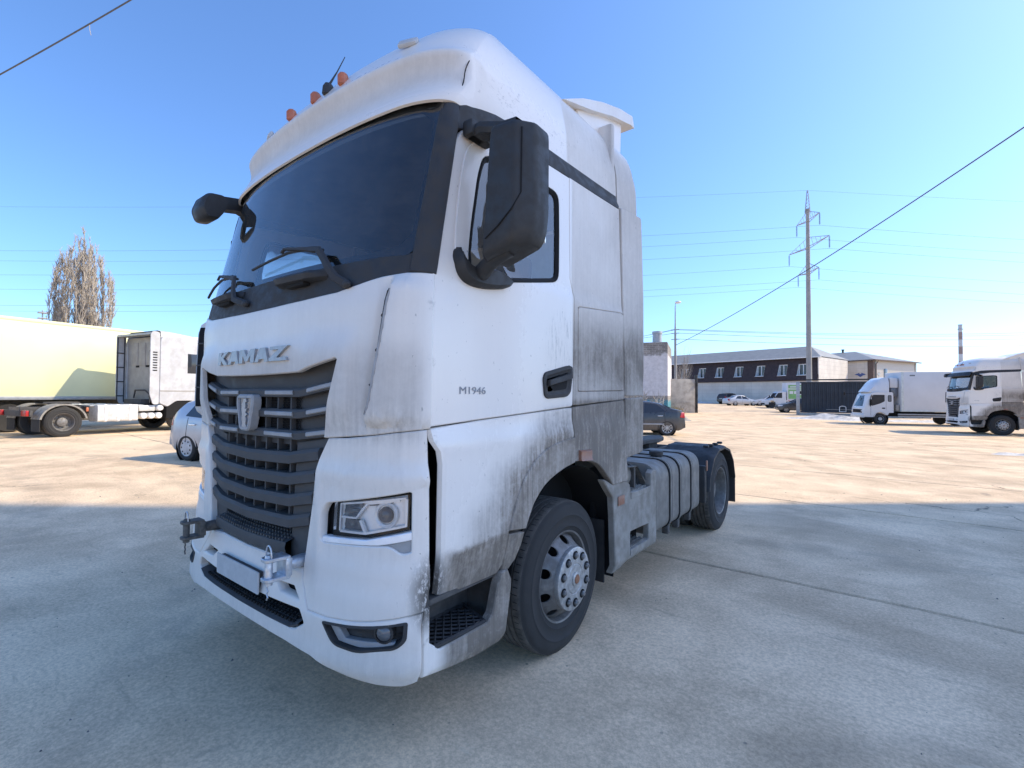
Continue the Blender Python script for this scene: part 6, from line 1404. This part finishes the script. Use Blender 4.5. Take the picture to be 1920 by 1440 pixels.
# ---------------------------------------------------------------- small white flatbed van with green printed box
def gazelle():
    loc, rz = park(32.24, 58.94, .9, .85, -76)
    T = empty('box_van', loc, rz, 'small white van with green printed cargo box', 'van')
    prof = [(.05, .42), (0, .62), (.06, .86), (.30, 1.0), (.95, 1.18), (1.45, 1.92), (1.62, 2.04), (2.35, 2.06), (2.42, 2.0), (2.42, .45), (1.25, .42), (1.20, .72), (.98, .88), (.72, .88), (.50, .72), (.45, .42)]
    M().prism(prof, 'X', -.97, .97, .05).build('cab', 'paint_offwhite', T, 30)
    for sx in (1, -1):
        M().prism(rpoly([(1.12, 1.26), (1.50, 1.86), (1.95, 1.90), (1.95, 1.24)], .04, 3), 'X', sx * .965, sx * .982).build('side_window', 'window_dark', T)
        M().box((sx * 1.0, 1.0, 1.25), (sx * 1.2, 1.1, 1.6), .03).build('mirror', 'arch_black', T)
        for y in (.85, 3.75): 
            M().lathe([(.22, sx * .93), (.34, sx * .96), (.36, sx * .9), (.36, sx * .72)], (0, y, .36), 'X', 24, True).build('tyre', 'rubber', T); M().lathe([(.22, sx * .935), (.20, sx * .90), (.001, sx * .92)], (0, y, .36), 'X', 18).build('rim', 'hubcap', T)
        M().box((sx * .60, -.01, .78), (sx * .93, .12, .92), .02).build('head_lamp', 'lamp_clear', T)
    M().loft([[(x, 1.02 + .40 * t, 1.24 + .60 * t) for x in (-.8, -.4, 0, .4, .8)] for t in (0, .5, 1)], False)
    ws = M(); ws.loft([[(x, .985 + .42 * t - .012, 1.235 + .62 * t) for x in (-.84, -.4, 0, .4, .84)] for t in (0, .5, 1)], False); ws.build('windscreen', 'window_dark', T)
    M().box((-.85, -.03, .42), (.85, .12, .62), .04).build('bumper', 'arch_black', T)
    M().box((-1.05, 2.5, .95), (1.05, 5.9, 3.1), .04).build('cargo_box', 'box_white', T)
    pr = M().box((1.052, 2.62, 1.15), (1.058, 5.7, 2.85)).build('green_print', 'green_print', T)
    for z0, z1, y0, y1 in ((2.30, 2.42, 2.62, 5.7), (2.55, 2.68, 2.8, 4.2), (2.55, 2.68, 4.5, 5.6)): M().box((1.058, y0, z0), (1.061, y1, z1)).build('print_stripe', 'box_white', pr)
    for y0 in (2.75, 3.25): M().box((1.058, y0, 1.75), (1.061, y0 + .4, 2.10), 0).build('print_mark', 'box_white', pr)
    M().lathe([(.19, 1.062), (.001, 1.063)], (0, 3.95, 1.92), 'X', 16).build('print_dot', 'arch_black', pr); M().lathe([(.28, 1.060), (.001, 1.0605)], (0, 3.95, 1.92), 'X', 18).build('print_ring', 'box_white', pr)
    M().box((-.4, 2.3, .6), (.4, 5.9, .8)).build('chassis', 'arch_black', T)
gazelle()

# ---------------------------------------------------------------- white box truck with wind fairing
def box_truck():
    loc, rz = park(25.07, 32.38, .98, 0, -75)
    T = empty('box_truck', loc, rz, 'white box truck with roof fairing parked in front of the dark gate', 'truck')
    W = 'paint_offwhite'
    side = [(-.95, .50), (-.98, .74), (-.98, 1.10), (-.93, 1.22), (-.66, 1.98), (-.52, 2.16), (-.30, 2.2), (.70, 2.2), (.76, 2.12), (.77, .80), (.50, .80), (.42, .60), (.0, .86), (-.28, .80), (-.46, .50)]
    m = M(); rg = []
    pl = rpoly(side, [.04, .05, .05, .05, .08, .1, .1, .06, .06, .03, .05, .1, .2, .1, .04], 4)
    for x, e in ((-.98, .05), (-.955, .015), (-.90, 0), (.90, 0), (.955, .015), (.98, .05)): rg.append([(x, y + (.0 if y > 0 else e * 1.5), z) for y, z in pl])
    m.loft(rg, True, True); m.build('cab', W, T, 35)
    for sx in (1, -1):
        wn = rpoly([(-.50, 1.26), (-.50, 1.95), (-.40, 2.02), (.26, 2.02), (.26, 1.58), (-.02, 1.42)], .05, 3); M().prism(wn, 'X', sx * .972, sx * .986).build('side_window', 'window_dark', T)
        M().prism(rpoly([(.44, 1.55), (.44, 2.0), (.66, 2.0), (.66, 1.55)], .07, 4), 'X', sx * .972, sx * .984).build('quarter_seal', 'arch_black', T); M().prism(rpoly([(.47, 1.58), (.47, 1.97), (.63, 1.97), (.63, 1.58)], .05, 4), 'X', sx * .980, sx * .987).build('quarter_window', 'lens_grey', T)
        M().box((sx * .97, .10, 1.07), (sx * .99, .28, 1.15), .01).build('door_handle', 'arch_black', T)
        M().tube([(sx * .981, -.55, 1.22), (sx * .981, -.57, .62)], .006, 4).build('door_seam', 'arch_black', T); M().tube([(sx * .981, .34, 2.0), (sx * .981, .34, 1.0)], .006, 4).build('door_seam', 'arch_black', T)
        M().box((sx * 1.02, -.66, 1.28), (sx * 1.16, -.56, 1.72), .03).build('mirror', 'arch_black', T); M().tube([(sx * .96, -.58, 1.22), (sx * 1.09, -.61, 1.3), (sx * 1.09, -.61, 1.8), (sx * .97, -.5, 2.02)], .02, 6).build('mirror_arm', 'arch_black', T)
        M().lathe([(.43 + .0, sx * .80), (.47, sx * .97), (.44, sx * .985)], (0, 0, .39), 'X', 28).build('arch', 'arch_black', T)
        for y in (0, 4.3):
            w = empty('wheel'); w.parent = T; M().lathe([(.22, sx * .93), (.25, sx * .965), (.33, sx * .975), (.375, sx * .95), (.385, sx * .90), (.385, sx * .74)], (0, y, .385), 'X', 28, True).build('tyre', 'rubber', w); M().lathe([(.225, sx * .95), (.20, sx * .91), (.12, sx * .92), (.11, sx * .97), (.001, sx * .975)], (0, y, .385), 'X', 24).build('rim', 'hubcap', w, 40)
        M().box((sx * .55, -1.0, .84), (sx * .9, -.93, .98), .02).build('head_lamp', 'lamp_clear', T)
        for z in (.52, .66): M().box((sx * .98, 1.0, z), (sx * 1.02, 3.75, z + .09), .01).build('side_guard', 'galvanised', T)
        for y in (1.3, 2.4, 3.6): M().box((sx * .94, y, .5), (sx * .98, y + .06, .85)).build('guard_post', 'arch_black', T)
    ws = M(); ws.loft([[(x, -.945 + .285 * t + .05 * (x / .85) ** 2 - .01, 1.24 + .74 * t) for x in (-.88, -.6, -.2, .2, .6, .88)] for t in (0, .33, .66, 1)], False); ws.build('windscreen', 'window_dark', T, 60)
    M().box((-.72, -1.0, .78), (.72, -.95, 1.02), .02).build('grille', 'arch_black', T)
    M().box((-.98, -1.06, .46), (.98, -.90, .72), .05).build('bumper', W, T)
    for k, s in ((0, 1),): M().sphere((-1.45, -1.25, 2.12), (.10, .05, .13), 10, 6).build('kerb_mirror', 'arch_black', T); M().tube([(-.9, -.6, 2.08), (-1.45, -1.22, 2.14)], .018, 5).build('kerb_mirror_arm', 'arch_black', T)
    rg = []
    for t in [k / 8 for k in range(9)]:
        y = -.62 + 1.15 * t; h = 2.22 + .98 * math.sin(min(1, t * 1.15) * math.pi / 2) ** .9; w = .80 + .16 * t
        rg.append([(-w, y, 2.2), (-w, y, 2.2 + (h - 2.2) * .7), (-w * .82, y, h), (0, y, h + .02), (w * .82, y, h), (w, y, 2.2 + (h - 2.2) * .7), (w, y, 2.2)])
    M().loft(rg, False).build('fairing', W, T, 45)
    M().box((-.85, .62, 2.5), (.85, 1.1, 3.18), .05).build('cooling_unit', 'box_white', T); M().box((-.8, .70, 1.9), (.8, 1.08, 2.5), .03).build('cooler_base', 'lens_grey', T)
    M().box((-1.12, 1.18, .93), (1.12, 6.6, 3.56), .03).build('cargo_box', 'box_white', T)
    for x in (-1.1, 1.1):
        M().box((x - .035, 1.16, .93), (x + .035, 1.30, 3.57), .015).build('corner_post', 'cheek', T)
    M().box((-1.13, 1.17, .90), (1.13, 6.6, .99), .01).build('sill_rail', 'cheek', T)
    M().box((1.121, 1.65, 3.28), (1.126, 1.95, 3.36)).build('box_mark', 'lens_grey', T)
    M().box((-.4, .4, .55), (.4, 6.5, .85), .02).build('frame', 'arch_black', T)
    M().box((.6, .95, .95), (.95, 1.12, 1.35), .03).build('side_tank', 'cab_beige', T)
box_truck()

# ---------------------------------------------------------------- reefer trailer and the second tractor on the left
def reefer():
    d0 = Vector((0, 0, 0)); az = 23.9
    loc, rz = park(-18.5, 17.2, -1.28, 6.2, az); loc.z = .25
    T = empty('reefer_trailer', loc, rz, 'long cream white box trailer standing behind the tractor on the left', 'trailer')
    M().box((-1.28, -5.4, 1.20), (1.28, 8.4, 4.24), .04).build('box', 'cream_box', T)
    for sx in (1, -1):
        M().box((sx * 1.282, -5.38, 4.14), (sx * 1.30, 8.38, 4.25), .006).build('top_rail', 'cream_box', T); M().box((sx * 1.282, -5.38, 1.19), (sx * 1.30, 8.38, 1.32), .006).build('bottom_rail', 'galvanised', T)
        for y in (4.6, 5.9, 7.2): M().lathe([(.28, sx * 1.15), (.48, sx * 1.2), (.52, sx * 1.12), (.52, sx * .85)], (0, y, .52), 'X', 28, True).build('tyre', 'rubber', T)
        M().box((sx * .9, -2.2, .1), (sx * 1.0, -2.05, 1.2)).build('landing_leg', 'chassis', T)
    M().box((-.45, -5.0, .85), (.45, 8.2, 1.2), .02).build('frame', 'chassis', T)
reefer()
def left_tractor():
    az = 26.0; loc, rz = park(-15.0, 15.95, -1.212, 3.78, az)
    T = empty('semi_truck', loc, rz, 'silver tractor unit without trailer parked by the cream box trailer', 'truck')
    for sx in (1, -1):
        truck_wheel(T, 1.165, 0, sx); truck_wheel(T, 1.212, 3.78, sx, True)
        M().box((sx * .38, -1.0, .74), (sx * .46, 4.62, 1.0), .01).build('frame_rail', 'chassis', T)
        # fuel tank with pale straps
        sec = rpoly([(sx * .60, .46), (sx * 1.22, .46), (sx * 1.22, 1.06), (sx * .60, 1.06)], .07, 5); tk = M().loft([[(a, y, b) for a, b in sec] for y in (1.62, 2.86)], True, True).build('fuel_tank', 'tank_silver', T, 40)
        so = inset(sec, -.012)
        for y in (1.86, 2.24, 2.62): M().loft([[(a, y - .04, b) for a, b in sec], [(a, y - .04, b) for a, b in so], [(a, y + .04, b) for a, b in so], [(a, y + .04, b) for a, b in sec]], True).build('strap', 'soffit_white', tk, 30)
        for y, z in ((1.40, .62), (1.14, .62), (.88, .62), (.84, .92)): M().lathe([(.001, sx * 1.20), (.09, sx * 1.195), (.115, sx * 1.17), (.115, sx * .75), (.001, sx * .72)], (0, y, z), 'X', 22).build('air_cylinder', 'soffit_white', T, 40)
        M().box((sx * .7, 1.0, .80), (sx * 1.12, 1.55, 1.02), .02).build('battery_box', 'tank_silver', T)
        rg = []
        for a in range(10, 171, 8): t = R(a); rg.append([(sx * x, 3.78 + rr * math.cos(t) * 1.05, .5 + rr * math.sin(t)) for x, rr in ((.60, .58), (.60, .61), (1.24, .61), (1.24, .56), (1.22, .58))])
        M().loft(rg, True, True).build('mudguard', 'step_panel', T, 40)
        M().box((sx * .62, 4.38, .20), (sx * 1.22, 4.40, .60), .004).build('mud_flap', 'rubber', T)
        M().box((sx * 1.21, 3.13, .84), (sx * 1.25, 3.20, .98), .01).build('marker', 'amber', T)
        M().box((sx * .74, 4.62, .72), (sx * 1.12, 4.70, .90), .015).build('tail_lamp', 'red_lens', T)
        # cab side, fairings
        M().prism(rpoly([(.92, 1.10), (.92, 3.55), (.85, 3.72), (-1.1, 3.78), (-1.35, 2.3), (-1.5, 2.1), (-1.5, .55), (-.75, .55), (-.60, .95), (-.3, 1.18), (.3, 1.18), (.62, .95)], .06, 4), 'X', sx * 1.10, sx * 1.245, .02).build('cab_side', 'silver_cab', T, 30)
        fr = [(.93, 1.05), (.93, 3.86), (1.16, 3.90), (1.26, 3.80), (1.26, 1.45), (1.14, 1.05)]
        M().prism(rpoly(fr, .08, 4), 'X', sx * 1.195, sx * 1.235, .008).build('side_fairing', 'silver_cab', T, 30)
        for k in range(4): M().box((sx * 1.17, .98, 1.35 + k * .58), (sx * 1.193, 1.26, 1.39 + k * .58)).build('fairing_stay', 'black_plastic', T)
        for yy in (.99, 1.23): M().tube([(sx * 1.185, yy, 1.12), (sx * 1.185, yy, 3.75)], .022, 6).build('fairing_rib', 'black_plastic', T)
        for k in range(8): M().box((sx * 1.234, 1.02 + k * .0, 2.35 + k * .10), (sx * 1.247, 1.17, 2.39 + k * .10), 0).build('louvre', 'gap_black', T)
        M().box((sx * 1.24, -.9, 2.3), (sx * 1.25, -.1, 3.1), .02).build('side_window', 'window_dark', T)
        M().box((sx * 1.24, -.6, 1.55), (sx * 1.252, .9, 1.60)).build('side_crease', 'cab_beige', T)
        rg = [[(sx * x, y, z) for x, z in ((.86, .5), (.86, 1.15), (1.23, 1.15), (1.23, .5))] for y in (-.7, .65)]; M().loft(rg, True, True).build('wheel_well', 'gap_black', T)
        M().box((sx * .9, .72, 1.02), (sx * 1.0, .78, 1.4)).build('exhaust_stack', 'soffit_white', T)
    M().box((-1.2, .84, 1.15), (1.2, .91, 3.72), .03).build('rear_wall', 'cab_beige', T)
    for x in (-.55, .0, .55): M().box((x - .22, .905, 2.6), (x + .22, .93, 3.5), .03).build('wall_rib', 'cab_beige', T)
    for x in (-.35, .35): M().box((x - .12, .91, 2.52), (x + .12, .925, 2.60), .01).build('wall_vent', 'gap_black', T)
    M().box((-1.2, -1.5, .55), (1.2, -1.3, 2.1), .08).build('nose', 'silver_cab', T); M().prism([(-1.35, 2.1), (-1.05, 3.78), (-1.0, 3.78), (-1.25, 2.1)], 'X', -1.12, 1.12).build('windscreen', 'window_dark', T)
    rg = []
    for k in range(9):
        t = k / 8; y = -1.1 + 1.98 * t; z = 3.74 + .22 * math.sin(t * math.pi / 2); rg.append([(-1.2, y, 3.66), (-1.15, y, z - .06), (-.95, y, z), (.95, y, z), (1.15, y, z - .06), (1.2, y, 3.66)])
    M().loft(rg, False).build('roof', 'silver_cab', T, 40)
    gr = M()
    for k in range(14): gr.box((-1.15 + k * .176, .93, 3.78), (-1.09 + k * .176, 1.24, 3.81))
    gr.box((-1.18, .92, 3.755), (1.18, 1.25, 3.775)); gr.box((-1.18, 1.22, 3.76), (1.18, 1.26, 3.83)); gr.build('roof_grille', 'galvanised', T, 0)  # solid plate under the slats is added to close up their cast shadow
    M().box((-1.0, -.9, 1.2), (1.0, .8, 1.6)).build('cab_floor', 'gap_black', T); M().box((-.85, -1.1, .5), (.85, .8, 1.2)).build('engine', 'gap_black', T)
    pl = rpoly([(-.45, 3.05), (.45, 3.05), (.50, 3.5), (.30, 4.02), (.10, 3.62), (-.10, 3.62), (-.30, 4.02), (-.50, 3.5)], .04, 3); M().prism(pl, 'Z', 1.10, 1.16, .012).build('fifth_wheel', 'chassis', T)
    m = M(); m.tube([(-.9, 1.0, 1.35), (-.5, 1.05, 1.6), (.2, 1.05, 1.6), (.4, 1.0, 1.3)], .03, 6); m.box((-.7, .95, 1.0), (.5, 1.3, 1.25), .03); m.build('air_lines', 'chassis', T)
    M().box((-1.0, 1.3, 1.0), (.9, 3.0, 1.05), .01).build('cat_walk', 'galvanised', T)
    M().box((-1.15, 4.54, .70), (1.15, 4.62, .90), .01).build('rear_beam', 'chassis', T)
left_tractor()

# ---------------------------------------------------------------- the white tractor unit, twice
hero = make_tractor('large dusty white tractor unit with tow hooks, filling the foreground')
k2 = copy_tree(hero)
k2['label'] = 'white tractor unit with dark sun visor parked on the far side of the yard'
p_ = at(24.65, 23.9); rz = heading(-67); k2.rotation_euler = (0, 0, rz); k2.location = (p_.x - math.cos(rz) * 1.165, p_.y - math.sin(rz) * 1.165, p_.z)
vs = M(); rg = []
for k in range(25):
    x = -1.16 + 2.32 * k / 24; s = x2s(x); rg.append([fmap(s, 3.20, .03), fmap(s, 3.22, .05), fmap(s, 3.02, .20), fmap(s, 3.00, .19)])
vs.loft(rg, True, True).build('sun_visor_shade', 'mirror_plastic', k2, 40)
for o in [c for c in k2.children if c.name.startswith(('tow_coupling',))]:
    for c in list(o.children): bpy.data.objects.remove(c)
    bpy.data.objects.remove(o)
